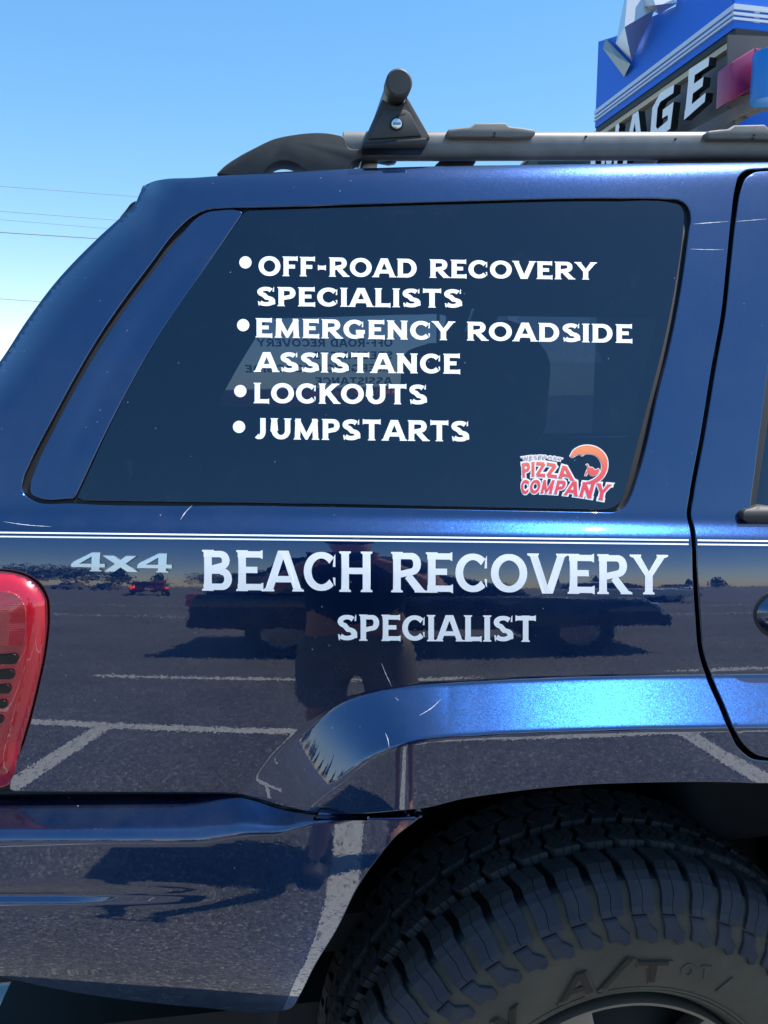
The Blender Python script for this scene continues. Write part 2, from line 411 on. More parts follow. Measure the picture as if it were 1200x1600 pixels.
# ------------------------------------------------------------------ lettering (own wide engraved capitals with small spurs)
def arcp(cx, cy, rx, ry, a0, a1, n=14):
    t = np.radians(np.linspace(a0, a1, n)); return [(cx + rx * math.cos(x), cy + ry * math.sin(x)) for x in t]
WV, WH = .265, .20
def glyphs():
    v, h = WV / 2, WH / 2; G = {}
    T, B, Mi = 1 - h, h, .52
    G['O'] = (1.14, [arcp(.57, .5, .57 - v, .5 - h, 0, 360, 33)], [])
    G['C'] = (1.02, [arcp(.55, .5, .55 - v, .5 - h, 42, 318, 27)], [(.93, .70, 1, 'v', .17), (.93, .30, -1, 'v', .10)])
    G['G'] = (1.10, [arcp(.55, .5, .55 - v, .5 - h, 42, 325, 27), [(1.0 - v, .47), (1.0 - v, .05)], [(.62, .47 - h), (1.06, .47 - h)]], [(.93, .70, 1, 'v', .17)])
    G['E'] = (.84, [[(.06 + v, 0), (.06 + v, 1)], [(.06, T), (.80, T)], [(.06, B), (.82, B)], [(.1, Mi), (.66, Mi)]], [(.80, T, 1, 'h', .0), (.82, B, -1, 'h', 0)])
    G['F'] = (.80, [[(.06 + v, 0), (.06 + v, 1)], [(.06, T), (.78, T)], [(.1, Mi - .03), (.66, Mi - .03)]], [(.78, T, 1, 'h', 0)])
    G['L'] = (.78, [[(.06 + v, 0), (.06 + v, 1)], [(.06, B), (.76, B)]], [(.76, B, -1, 'h', 0)])
    G['I'] = (.36, [[(.18, 0), (.18, 1)]], [])
    G['H'] = (1.04, [[(.06 + v, 0), (.06 + v, 1)], [(.98 - v, 0), (.98 - v, 1)], [(.1, Mi), (.94, Mi)]], [])
    G['R'] = (1.0, [[(.06 + v, 0), (.06 + v, 1)], [(.06, T), (.58, T)] + arcp(.62, .705, .30 - v + .02, .295 - h, 90, -90, 11) + [(.1, .41)], [(.52, .42), (.91, .0)]], [])
    G['P'] = (.90, [[(.06 + v, 0), (.06 + v, 1)], [(.06, T), (.54, T)] + arcp(.56, .69, .31 - v + .02, .31 - h, 90, -90, 11) + [(.1, .38)]], [])
    G['B'] = (.98, [[(.06 + v, 0), (.06 + v, 1)], [(.06, T), (.54, T)] + arcp(.55, .745, .30 - v + .02, .255 - h, 90, -90, 11) + [(.1, .49)],
                    [(.1, .50), (.58, .50)] + arcp(.60, .29, .34 - v, .29 - h, 90, -90, 11) + [(.06, B)]], [])
    G['D'] = (1.08, [[(.06 + v, 0), (.06 + v, 1)], [(.06, T), (.50, T)] + arcp(.52, .5, .52 - v, .5 - h, 90, -90, 17) + [(.06, B)]], [])
    G['A'] = (1.10, [[(.10, 0), (.51, 1.0)], [(1.0, 0), (.59, 1.0)], [(.28, .30), (.82, .30)]], [])
    G['V'] = (1.08, [[(.10, 1), (.50, .0)], [(.98, 1), (.58, .0)]], [])
    G['Y'] = (1.06, [[(.12, 1), (.53, .45), (.94, 1)], [(.53, .48), (.53, 0)]], [])
    G['S'] = (.90, [arcp(.45, .735, .45 - v - .03, .265 - h, 28, 180, 12)[:-1] + arcp(.45, .735, .45 - v - .03, .265 - h, 180, 262, 7)[:-1] + arcp(.45, .265, .45 - v, .265 - h, 82, -20, 9) + arcp(.45, .265, .45 - v, .265 - h, -20, -152, 12)], [(.80, .82, 1, 'v', .13), (.09, .18, -1, 'v', .13)])
    G['T'] = (.92, [[(.46, 0), (.46, 1)], [(.04, T), (.88, T)]], [(.88, T, -1, 'h', 0), (.04, T, -1, 'h2', 0)])
    G['N'] = (1.06, [[(.06 + v, 0), (.06 + v, 1)], [(1.0 - v, 0), (1.0 - v, 1)], [(.12 + v * .3, .97), (.94 - v * .3, .03)]], [])
    G['M'] = (1.28, [[(.06 + v, 0), (.10 + v, 1)], [(1.22 - v, 0), (1.18 - v, 1)], [(.17, .97), (.64, .12), (1.11, .97)]], [])
    G['U'] = (1.02, [[(.05 + v, 1), (.05 + v, .42)] + arcp(.51, .42, .46 - v, .42 - h, 180, 360, 15) + [(.97 - v, 1)]], [])
    G['J'] = (.74, [[(.60 - v, 1), (.60 - v, .40)] + arcp(.28, .37, .32 - v, .37 - h, 0, -130, 11)], [])
    G['K'] = (1.02, [[(.06 + v, 0), (.06 + v, 1)], [(.86, 1), (.24, .44)], [(.42, .62), (.92, 0)]], [])
    G['Z'] = (.86, [[(.05, T), (.76, T)], [(.76, .9), (.10, .1)], [(.08, B), (.82, B)]], [(.05, T, -1, 'h2', 0), (.82, B, 1, 'h', 0)])
    G['W'] = (1.5, [[(.08, 1), (.40, 0)], [(.75, .95), (.45, 0)], [(.75, .95), (1.05, 0)], [(1.42, 1), (1.10, 0)]], [])
    G['-'] = (.52, [[(.08, .46), (.44, .46)]], [(.08, .46, 1, 'd', 0), (.44, .46, 1, 'd', 0)])
    G['/'] = (.55, [[(.05, -.05), (.5, 1.05)]], [])
    G['0'] = (.9, [arcp(.45, .5, .43 - v, .5 - h, 0, 360, 25)], [])
    G['1'] = (.45, [[(.24, 0), (.24, 1)], [(.02, .80), (.24, .93)]], [])
    G[' '] = (.42, [], [])
    return G
GL = glyphs()
NOSER = set('OCGSJ/01-')
def strip(pts, wv, wh, grow=0.):
    p = np.array(pts, float); n = len(p); closed = np.allclose(p[0], p[-1]); quads = []
    L_, R_ = [], []
    for i in range(n):
        if closed: a, b = p[i - 1 if i > 0 else n - 2], p[i + 1 if i < n - 1 else 1]
        else: a, b = p[max(i - 1, 0)], p[min(i + 1, n - 1)]
        t = b - a; t = t / (np.linalg.norm(t) + 1e-9); nn = np.array([-t[1], t[0]])
        sharp = 1.0
        if 0 < i < n - 1:
            d1 = p[i] - p[i-1]; d2 = p[i+1] - p[i]; c = (d1 @ d2) / (np.linalg.norm(d1) * np.linalg.norm(d2) + 1e-9); sharp = 1 / max(.45, math.sqrt(max(.0, (1 + c) / 2)))
        wd = (wv * abs(t[1]) ** 1.3 + wh * (1 - abs(t[1]) ** 1.3)) / 2 * sharp + grow
        L_.append(p[i] + nn * wd); R_.append(p[i] - nn * wd)
    if grow and not closed:
        for k, q in ((0, p[0] - p[1]), (-1, p[-1] - p[-2])):
            q = q / np.linalg.norm(q) * grow; L_[k] = L_[k] + q; R_[k] = R_[k] + q
    for i in range(n - 1): quads += [[L_[i], R_[i], R_[i + 1]], [L_[i], R_[i + 1], L_[i + 1]]]
    return quads
def clip_y(poly, lo, hi):
    for lim, sg in ((lo, 1), (hi, -1)):
        out = []
        for i in range(len(poly)):
            a, b = np.array(poly[i - 1]), np.array(poly[i]); ia, ib = (a[1] - lim) * sg >= 0, (b[1] - lim) * sg >= 0
            if ia != ib: out.append(a + (b - a) * ((lim - a[1]) / (b[1] - a[1])))
            if ib: out.append(b)
        poly = out
        if len(poly) < 3: return []
    return poly
def glyph_polys(ch, wv=WV, wh=WH, grow=0., serif=.05):
    wd, strokes, extra = GL[ch]; q = []
    for s in strokes:
        p = [np.array(z, float) for z in s]
        for k, nb in ((0, 1), (-1, -2)):                 # slanted stems run past the line and are cut level
            d = p[k] - p[nb]
            if (abs(p[k][1]) < .03 or abs(p[k][1] - 1) < .03) and abs(d[0]) > .02 and abs(d[1]) > .25: p[k] = p[k] + d / np.linalg.norm(d) * .2
        q += strip(p, wv, wh, grow)
    q = [f for f in (clip_y(f, -grow, 1 + grow) if ch != '/' else f for f in q) if len(f) > 2]
    if serif and ch not in NOSER:
        for s in strokes:                                # spurs at the feet and heads of stems
            for e, nb in ((s[0], s[1]), (s[-1], s[-2])):
                if (abs(e[1]) < .01 or abs(e[1] - 1) < .01) and abs(e[1] - nb[1]) > .3:
                    sg = 1 if e[1] < .5 else -1; hw = wv / 2; g = grow
                    if ch in 'AM' and sg < 0: continue
                    if ch in 'VNUW' and sg > 0 and ch in 'VW': continue
                    q.append([np.array(z) for z in ((e[0]-hw-serif-g, e[1]-g*sg), (e[0]+hw+serif+g, e[1]-g*sg), (e[0]+hw+serif+g, e[1]+sg*(.038+g)), (e[0]+hw*.9, e[1]+sg*(.075+g)), (e[0]-hw*.9, e[1]+sg*(.075+g)), (e[0]-hw-serif-g, e[1]+sg*(.038+g)))])
    if serif:
        for (x, y, s_, k, l) in extra:
            g = grow; hh = wh / 2
            if k == 'v': q.append([np.array(z) for z in ((x-.03-g, y-l/2*s_-g*s_), (x+.045+g, y-l/2*s_-g*s_), (x+.045+g, y+(l+.06)*s_+g*s_), (x-.0-g, y+l*s_))])
            elif k == 'h': q.append([np.array(z) for z in ((x-.07-g, y-hh), (x+.02+g, y-hh-.035-g), (x+.02+g, y+hh+.035+g), (x-.07-g, y+hh))])
            elif k == 'h2': q.append([np.array(z) for z in ((x+.07+g, y-hh), (x-.02-g, y-hh-.035-g), (x-.02-g, y+hh+.035+g), (x+.07+g, y+hh))])
            elif k == 'd': q.append([np.array(z) for z in ((x-.03-g, y-hh-.035-g), (x+.03+g, y-hh-.035-g), (x+.03+g, y+hh+.035+g), (x-.03-g, y+hh+.035+g))])
    return wd, q
def union(polys, scale=1000.):
    """flat triangulation of overlapping polygons"""
    vs_, fs = [], []
    for q in polys:
        q = np.array(q); ar = np.sum(q[:, 0] * np.roll(q[:, 1], -1) - np.roll(q[:, 0], -1) * q[:, 1])
        if abs(ar) < 1e-9: continue
        if ar < 0: q = q[::-1]
        b = len(vs_); vs_ += [Vector((float(x), float(y))) for x, y in q]; fs.append(list(range(b, b + len(q))))
    r = delaunay_2d_cdt(vs_, [], fs, 0, 1e-6)
    V2 = np.array([tuple(p) for p in r[0]]); keep = [f for f, o in zip(r[2], r[5]) if len(o)]
    return V2, keep
def text_tris(s, gap=.10, **kw):
    x = 0.; polys = []
    for ch in s:
        wd, q = glyph_polys(ch, **kw); polys += [[np.array(p) + (x, 0) for p in f] for f in q]; x += wd + gap
    V2, Fc = union(polys); return V2, Fc, x - gap
def decal(name, V2, Fc, warp, m, parent, off=-.0007, fY=body_Y, thick=0., pos=None):
    uv = warp(V2); p = world(uv[:, 0], uv[:, 1], fY, off) if pos is None else pos(uv)
    Fc = [f if np.cross(p[f[1]] - p[f[0]], p[f[2]] - p[f[0]])[1] < 0 else f[::-1] for f in Fc]
    o = mesh(name, p, Fc, m, parent)
    if thick:
        bm = bmesh.new(); bm.from_mesh(o.data); bmesh.ops.dissolve_limit(bm, angle_limit=.05, verts=bm.verts, edges=bm.edges)
        r = bmesh.ops.extrude_face_region(bm, geom=bm.faces[:]); bmesh.ops.translate(bm, vec=(0, -thick, 0), verts=[g for g in r['geom'] if isinstance(g, bmesh.types.BMVert)])
        bmesh.ops.recalc_face_normals(bm, faces=bm.faces)
        bm.to_mesh(o.data); bm.free()
    return o
def linewarp(W, u0, u1, tl, bl, tr, br):
    def f(V):
        s = V[:, 0] / W; u = u0 + (u1 - u0) * s; t = tl + (tr - tl) * s; b = bl + (br - bl) * s
        return np.stack([u, b + (t - b) * V[:, 1]], -1)
    return f

# ================================================================== THE SETTING: ground and painted lines
def structure(o): o['kind'] = 'structure'; return o
structure(mesh('ground', [(-300, -300, 0), (300, -300, 0), (300, 300, 0), (-300, 300, 0)], [(0, 1, 2, 3)], M['asphalt']))
def stripe(a, b, wd=.10, z=.004):
    a = Vector((*a, z)); b = Vector((*b, z)); d = (b - a).normalized(); n = Vector((-d.y, d.x, 0)) * wd / 2
    k = max(2, int((b - a).length / .12)); V = []; Fc = []
    for i in range(k + 1):
        p = a.lerp(b, i / k); j1, j2 = random.uniform(-.004, .004), random.uniform(-.004, .004)
        V += [p + n * (1 + j1 * 10), p - n * (1 + j2 * 10)]
    for i in range(k): Fc.append((2*i, 2*i+1, 2*i+3, 2*i+2))
    return structure(mesh('parking_line', V, Fc, M['line']))
LINES = [((-1.85, -2.17), (2.9, -2.17)), ((-1.32, -2.12), (-1.32, 3.4)), ((-.025, -2.12), (-.025, 3.4)), ((1.6, -2.12), (1.6, 3.4)), ((-2.1, -3.62), (4.5, -3.72)), ((-6, -9.5), (9, -9.5)), ((-16, -14), (-3, -14.3)), ((2, -13), (18, -13.5))]
for l in LINES: stripe(*l)

# ================================================================== THE CAR
CW = 1.80                                               # distance between the two body sides
car = empty('sport_utility_vehicle', (.9, .9, 0))
car.location = (0, 0, 0)
tag(car, 'dark blue four-wheel-drive wagon with white recovery lettering and a roof rack', 'car')
O_ = [(32, 762), (36, 773), (50, 783), (113, 788), (400, 792), (680, 797), (940, 802), (962, 801), (976, 794), (985, 780), (998, 745), (1033, 603), (1044, 560), (1066, 450), (1078, 362), (1081, 338), (1076, 321),
      (1062, 311), (1040, 309), (960, 308), (700, 313), (400, 322), (350, 323), (322, 326), (300, 336), (277, 356), (233, 412), (157, 518), (83, 648), (45, 722), (34, 748)]
G_ = [(122, 776), (131, 781), (400, 785), (680, 790), (938, 795), (957, 792), (969, 782), (976, 765), (1020, 598), (1031, 556), (1055, 440), (1067, 352), (1068, 333), (1062, 321), (1048, 317), (960, 315), (700, 320), (400, 329), (384, 331), (378, 338), (250, 524), (187, 636)]
A_ = [(60, 776), (113, 777.5), (116, 775), (184, 633), (247, 522), (316, 421), (374, 337), (377, 332), (372, 330), (340, 329.5), (328, 331), (314, 337), (285, 366), (240, 424), (165, 530), (92, 658), (57, 732), (49, 756), (49, 766), (52, 772)]
gapL = [(1160, 267), (1152, 276), (1148, 290), (1141, 340), (1134, 410), (1124, 500), (1113, 558), (1092, 685), (1076, 772), (1072, 806), (1077, 826), (1080, 858), (1081, 889), (1085, 957), (1092, 1026), (1106, 1067), (1122, 1103), (1139, 1144), (1152, 1169), (1174, 1187), (1200, 1191), (1230, 1192)]
Q_ = [(2900, 261), (1230, 261), (1190, 262)] + gapL + [(1236, 1194), (1240, 1222), (1200, 1223), (1130, 1221), (1000, 1222), (900, 1226), (800, 1236), (720, 1248), (660, 1262), (640, 1264), (490, 1268), (440, 1258), (400, 1246), (375, 1240), (345, 1237.5), (24, 1236), (16, 1233),
      (17, 1222), (40, 1158), (61, 1080), (75, 1010), (79, 960), (77, 935), (66, 913), (48, 899), (25, 891), (0, 888), (-60, 886), (-196, 886), (-200, 880), (-185, 830), (-150, 745), (-90, 668), (0, 566), (43, 501), (83, 447), (153, 373), (190, 339), (212, 318), (219, 303), (226, 291), (236, 285),
      (252, 281), (300, 278), (400, 271), (520, 265), (640, 261), (900, 257), (1100, 255), (1200, 254), (2900, 254)]
FINE = [(254, 300, 3), (795, 852, 3), (1040, 1165, 4)]
quarter = panel('quarter_panel', Q_, M['paint'], car, [O_], step=7., fine=FINE, depth=.03)
gasket = panel('window_gasket', [(p[0] + (4 if p[0] > 500 else -3), p[1] + (3 if p[1] > 600 else -3)) for p in O_], M['rubber'], car,
               [[(x + (5 if x < 400 else -5), y + (-5 if y > 600 else 5)) for x, y in G_]], off=.008, step=14)
def applique_Y(u, v):
    y = body_Y(u, v); l = crom([(93, 745), (150, 640), (215, 530), (285, 430), (345, 360)], False, 10)
    d, a, sd = seg_dist(np.stack([u, v], -1), l); tot = 480.
    wd = 26 * np.sqrt(np.clip(np.sin(np.pi * np.clip(a / tot, 0.02, .98)), 0, 1)); return y + .0050 * np.clip(np.sin(np.pi * np.clip(a / tot, 0, 1)), 0, 1) * np.exp(-(d / np.maximum(wd, 12)) ** 2)
panel('pillar_trim', A_, M['paint'], car, fY=applique_Y, off=.0025, step=6, bstep=4, depth=.012)
pane = panel('window_pane', G_, M['glass'], car, off=.004, step=10, bstep=5, r=.0012, depth=.003)
# lettering on the glass and the panel
for s, u0, u1, tl, bl, tr, br in (('OFF-ROAD RECOVERY', 404, 931, 400, 431, 410, 437), ('SPECIALISTS', 401, 722, 448, 478, 452, 481), ('EMERGENCY ROADSIDE', 399, 988, 497, 527, 507, 536),
                                  ('ASSISTANCE', 399, 719, 550, 581, 553, 584), ('LOCKOUTS', 396, 667, 598, 630, 601, 632), ('JUMPSTARTS', 396, 733, 653, 686, 658, 690)):
    V2, Fc, W = text_tris(s); decal('lettering', V2, Fc, linewarp(W, u0, u1, tl, bl, tr, br), M['vinyl'], pane, .0032)
def disc(cu, cv, r, n=28): t = np.linspace(0, 2 * np.pi, n, endpoint=False); return np.stack([cu + r * np.cos(t), cv + r * np.sin(t)], -1)
for cu, cv in ((383.5, 410), (380, 508), (375.5, 611), (373.5, 667)): decal('bullet_point', disc(cu, cv, 9.6), [tuple(range(28))], lambda V: V, M['vinyl'], pane, .0032)
V2, Fc, W = text_tris('BEACH RECOVERY', gap=.06, wv=.235, wh=.155, serif=.06); decal('lettering', V2, Fc, linewarp(W, 315, 1041, 859, 923, 867, 929), M['vinyl'], quarter, -.0006)
V2, Fc, W = text_tris('SPECIALIST', gap=.06, wv=.24, wh=.165, serif=.06); decal('lettering', V2, Fc, linewarp(W, 526, 838, 960, 1001, 962, 1003), M['vinyl'], quarter, -.0006)
def ribbon(name, cl, wd, m, parent, off):
    cl = np.array(cl, float); n = len(cl); V = np.concatenate([cl + (0, -wd / 2), cl + (0, wd / 2)]); return decal(name, V, [(i, i + 1, n + i + 1, n + i) for i in range(n - 1)], lambda q: q, m, parent, off)
for dv in (0, 6.3):
    ribbon('pinstripe', [(u, 832 + dv + .0112 * u) for u in np.linspace(-150, 1076, 60)], 2.4, M['vinyl'], quarter, -.0005)
# badge: 4x4, raised
def four(x0, y0, sx, sy):
    P_ = lambda *a: [np.array((x0 + x * sx, y0 + y * sy)) for x, y in a]
    return [P_((0, .22), (1.0, .22), (1.0, .40), (0.02, .40)), P_((0, .36), (.08, .5), (.62, 1.0), (.78, .98), (.24, .39)), P_((.60, 0), (.83, 0), (.86, 1.0), (.62, 1.0)), P_((.55, .82), (.8, .82), (.86, 1.), (.62, 1.)), P_((.56, 0), (.90, 0), (.90, .07), (.56, .07))]
bad = four(0, 0, 1., 1.) + four(1.95, 0, 1.02, 1.) + [[np.array(q) for q in ((.98, 0), (1.28, 0), (1.92, .84), (1.62, .84))], [np.array(q) for q in ((1.66, 0), (1.98, 0), (1.26, .84), (.94, .84))]]
V2, Fc = union(bad); decal('badge', V2, Fc, lambda V: np.stack([112 + 157 * V[:, 0] / 2.97, 891 + 2.5 * V[:, 0] / 2.97 - 29 * V[:, 1]], -1), M['chrome'], quarter, -.0005, thick=.0035)

# sticker in the corner of the glass
M['st_white'] = mat('sticker_white', (.82, .80, .80), .4)
M['st_grey'] = mat('sticker_grey_red', (.42, .30, .30), .45)
def st_red():
    m = mat('sticker_red_to_orange', (.75, .05, .06), .4); g = N(m, 'NewGeometry'); sx = N(m, 'SeparateXYZ'); L(m, g.outputs['Position'], sx.inputs[0])
    z0 = float(world([900], [770])[0, 2]); z1 = float(world([900], [700])[0, 2]); mr = N(m, 'MapRange'); mr.inputs[1].default_value = z0; mr.inputs[2].default_value = z1; L(m, sx.outputs[2], mr.inputs[0])
    L(m, ramp(m, mr.outputs[0], [(0., (.78, .06, .09)), (.45, (.80, .10, .09)), (1., (.85, .27, .10))]), P(m).inputs['Base Color']); return m
M['st_red'] = st_red()
def sticker_word(s, mapper, m, grow, wv=.26, wh=.2, m_white=True, gap=.12):
    for g, mm, of in (([(grow, M['st_white'], .0034)] if m_white else []) + [(0., m, .0030)]):
        V2, Fc, W = text_tris(s, gap=gap, wv=wv, wh=wh, grow=g, serif=.05 if wv > .2 else .04); decal('sticker_lettering', V2, Fc, lambda V: mapper(V, W), mm, pane, of)
def bez(a, b, c, t): return a * (1 - t) ** 2 + 2 * b * t * (1 - t) + c * t ** 2
def arcword(top, bot):                                    # word between two quadratic curves (three points each)
    def f(V, W):
        t = V[:, 0] / W; T_ = [bez(*[q[k] for q in top], t) for k in (0, 1)]; B_ = [bez(*[q[k] for q in bot], t) for k in (0, 1)]; y = V[:, 1]
        return np.stack([B_[0] + (T_[0] - B_[0]) * y, B_[1] + (T_[1] - B_[1]) * y], -1)
    return f
sticker_word('WESTPORT', arcword([(815, 714), (848, 708), (879, 716)], [(817, 720), (848, 715), (877, 721)]), M['st_grey'], .22, .17, .13, gap=.22)
sticker_word('PIZZA', arcword([(815, 724), (848, 717), (893, 731)], [(816, 746), (845, 741), (897, 751)]), M['st_red'], .13)
sticker_word('COMPANY', arcword([(814, 750), (868, 748), (955, 757)], [(815, 772), (858, 766), (950, 783)]), M['st_red'], .12, .27, .2)
def cpx(pts): return [(780 + x / 6, 680 + y / 6) for x, y in pts]
def st_shape(name, pts, m, off, grow=0.):
    l = crom(cpx(pts), True, 1.2)
    if grow:
        t = np.roll(l, -1, 0) - np.roll(l, 1, 0); nrm = np.stack([t[:, 1], -t[:, 0]], -1); nrm /= np.linalg.norm(nrm, axis=1)[:, None] + 1e-9
        ar = np.sum(l[:, 0] * np.roll(l[:, 1], -1) - np.roll(l[:, 0], -1) * l[:, 1]); l = l + nrm * grow * (1 if ar > 0 else -1)
    V2, Fc = union([l]); decal(name, V2, Fc, lambda V: V, m, pane, off)
WAVE = [(662, 195), (690, 145), (740, 110), (820, 92), (900, 105), (970, 150), (1010, 210), (1020, 280), (1005, 350), (965, 410), (910, 445), (850, 458), (785, 443), (850, 425), (905, 395), (945, 350), (960, 290), (945, 240), (905, 195), (850, 178), (800, 180), (775, 195), (750, 180), (720, 190), (695, 205), (672, 208)]
st_shape('sticker_wave', WAVE, M['st_white'], .0034, .9); st_shape('sticker_wave', WAVE, M['st_red'], .0030, -.6)
SURF = [(812, 275), (828, 268), (840, 285), (838, 300), (870, 300), (900, 325), (930, 310), (940, 330), (915, 365), (880, 385), (850, 375), (835, 345), (815, 385), (800, 380), (815, 340), (828, 305)]
st_shape('sticker_surfer', SURF, M['st_white'], .0034, .7); st_shape('sticker_surfer', SURF, M['st_red'], .0030, -.3)

# tail light
TL = [(-200, 893), (-60, 892), (0, 893), (26, 897), (46, 905), (61, 919), (71, 938), (73, 960), (69, 1010), (55, 1079), (34, 1157), (12, 1226), (2, 1230), (-205, 1230)]
def lamp_Y(u, v):
    y = body_Y(u, v); d = seg_dist(np.stack([u, v], -1), crom(TL, True, 8), True)[0]
    return y - .012 * (1 - np.clip(1 - d / 34, 0, 1) ** 2.2) - .004 * np.clip((d - 20) / 40, 0, 1)
tail = panel('tail_light', TL, M['lens'], car, fY=lamp_Y, off=.002, step=5, bstep=4, r=.001)
def lamp2_Y(u, v):
    y = lamp_Y(u, v); return y
panel('reflector', [(-150, 930), (-60, 927), (0, 925), (18, 927), (31, 936), (38, 950), (39, 975), (37.5, 1000), (36, 1006), (30, 1009), (10, 1009.3), (-20, 1009.3), (-80, 1009), (-150, 1009), (-150, 970)], M['reflex'], tail, fY=lamp2_Y, off=-.0012, step=6, bstep=3, r=.001, depth=.004)
for i, (y, x) in enumerate(((1030, 27), (1054, 21.5), (1077, 16), (1101, 10), (1125, 4))):
    r_ = 7.2 - .5 * i; l = [(x - r_ + r_ * math.cos(t), y + r_ * math.sin(t)) for t in np.linspace(-math.pi / 2, math.pi / 2, 9)] + [(-150, y + r_), (-150, y - r_)]
    panel('slot', l, M['trim'], tail, fY=lamp_Y, off=-.0009, step=6, smooth_loop=False, r=.0006, depth=.004)
panel('lamp_gasket', [(p[0] + (7 if p[0] > 0 else 0), p[1] + (-7 if p[1] < 930 else 4)) for p in TL], M['rubber'], car, off=.008, step=12)

# bumper
BU = [(-215, 1246), (340, 1243), (372, 1246), (398, 1252), (438, 1265), (488, 1273), (560, 1271), (645, 1268), (661, 1271), (650, 1281), (618, 1306), (588, 1342), (560, 1382), (525, 1452), (490, 1510), (467, 1556), (456, 1574), (432, 1580), (315, 1574), (204, 1563), (87, 1545), (0, 1525), (-120, 1492), (-215, 1470)]
bump_o = panel('rear_bumper', BU, M['paint'], car, fY=bumper_Y, step=6, bstep=5, depth=.04)
panel('bumper_seal', [(-200, 1228), (340, 1226), (400, 1236), (440, 1250), (490, 1260), (640, 1256), (640, 1285), (490, 1290), (430, 1282), (395, 1270), (340, 1262), (-200, 1264)], M['rubber'], car, fY=bumper_Y, off=.005, step=8, r=.0005, depth=.01)
slab('bumper_bracket', [(-20, 1200), (600, 1225), (590, 1275), (-20, 1290)], .12, .02, M['under'], car)

# rear door and what continues forward of the picture
DO = [(2180, 267), (1230, 267), (1200, 268), (1178, 271), (1166, 280), (1160, 295), (1152, 340), (1144, 410), (1134, 500), (1123, 560), (1102, 686), (1086, 773), (1082, 806), (1087, 826), (1090, 858), (1091, 889), (1095, 957), (1103, 1026), (1117, 1064), (1133, 1100), (1150, 1140), (1163, 1161), (1183, 1178), (1206, 1183), (1230, 1184), (2180, 1184)]
DWIN = [(1171, 798), (1172, 785), (1200, 566), (1231, 335), (1238, 325), (1252, 322), (2120, 322), (2120, 800), (1180, 800)]
door = panel('rear_door', DO, M['paint'], car, [DWIN], step=7., fine=FINE, depth=.03)
panel('door_pane', [(1160, 812), (1192, 560), (1224, 318), (2130, 318), (2130, 812)], M['glass'], door, off=.010, step=24, smooth_loop=False)
panel('door_gasket', [(1162, 806), (1196, 556), (1228, 322), (1240, 315), (2128, 315), (2128, 806)], M['rubber'], door, [[(1180, 797), (1212, 560), (1241, 332), (1250, 328), (2110, 328), (2110, 797)]], off=.006, step=16, smooth_loop=False)
def molding_Y(u, v): return body_Y(u, np.full_like(v, 802.)) - .010 * np.sqrt(np.clip(1 - ((v - 806) / 14.) ** 2, 0.05, 1))
panel('belt_molding', [(1163, 806), (1166, 798), (1175, 794), (1230, 794), (2130, 795), (2130, 817), (1230, 818), (1175, 818), (1166, 814)], M['plastic'], door, fY=molding_Y, step=4, bstep=3)
def handle_Y(u, v):
    rr = np.sqrt(((u - 1237) / 55.) ** 2 + ((v - 960) / 40.) ** 2); return body_Y(u, v) - .016 * np.clip(1 - rr ** 2.5, 0, 1) - .001
t = np.linspace(0, 2 * np.pi, 20, endpoint=False)
panel('door_handle', [(1237 + 54 * math.cos(a), 960 + 38 * math.sin(a)) for a in t], M['paint'], door, fY=handle_Y, step=4, bstep=4)
panel('handle_bezel', [(1237 + 58 * math.cos(a), 960 + 42 * math.sin(a)) for a in t], M['trim'], door, off=-.0008, step=8, bstep=4)
for dv in (0, 6.3):
    ribbon('pinstripe', [(u, 832 + dv + .0112 * min(u, U0)) for u in list(np.linspace(1090, 1230, 9)) + [2170]], 2.4, M['vinyl'], door, -.0005)
fd = panel('front_door', [(3080, 800), (2192, 800), (2192, 1184), (3080, 1184)], M['paint'], car, step=9, fine=FINE, smooth_loop=False)
panel('front_door_pane', [(2190, 330), (2700, 330), (3040, 800), (2190, 800)], M['glass'], car, off=.01, step=30, smooth_loop=False)
panel('front_pillar', [(2640, 254), (2760, 300), (3120, 800), (3050, 800), (2700, 322), (2180, 322), (2180, 267), (2600, 267)], M['paint'], car, off=.002, step=12, smooth_loop=False)
ARF = [(3240, 1560), (3262, 1470), (3330, 1310), (3430, 1225), (3560, 1195), (3800, 1195), (3930, 1225), (4040, 1320), (4100, 1470), (4115, 1500)]
panel('front_fender', [(3092, 800), (3092, 1190), (3150, 1200), (3200, 1560)] + ARF + [(4280, 1480), (4300, 1150), (4290, 900), (4200, 830), (3900, 805)], M['paint'], car, step=12, smooth_loop=False)
panel('rocker_panel', [(1236, 1196), (1240, 1228), (1290, 1250), (1350, 1300), (1400, 1390), (1425, 1500), (3190, 1500), (3160, 1200), (3080, 1196)], M['paint'], car, off=.001, step=14, smooth_loop=False)

# far side: the same panels mirrored across the car
def mirror(o, parent=None, deep=False):
    c = o.copy(); link(c, parent or car); c.scale = (1, -1, 1); c.location = (0, CW, 0); return c
for o in list(car.children):
    if o.name.split('.')[0] in ('quarter_panel', 'window_gasket', 'pillar_trim', 'tail_light', 'rear_bumper', 'rear_door', 'front_door', 'front_pillar', 'front_fender', 'rocker_panel', 'front_door_pane', 'lamp_gasket'):
        mirror(o)
far_pane = mirror(pane); far_pane.data = pane.data.copy(); far_pane.data.materials[0] = M['farglass']
for o in list(door.children):
    if o.name.startswith('door_pane') or o.name.startswith('door_gasket'):
        c = o.copy(); link(c, bpy.data.objects['rear_door.001'])
# lettering of the far window reads from the far side, so reversed from here
for o in [c for c in pane.children if c.name.startswith('lettering')]:
    c = o.copy(); c.data = o.data.copy(); link(c, far_pane)
    co = np.array([v.co for v in c.data.vertices]); cx = .5 * (world([390], [560])[0, 0] + world([930], [560])[0, 0])
    for v in c.data.vertices: v.co.x = 2 * cx - v.co.x - .02
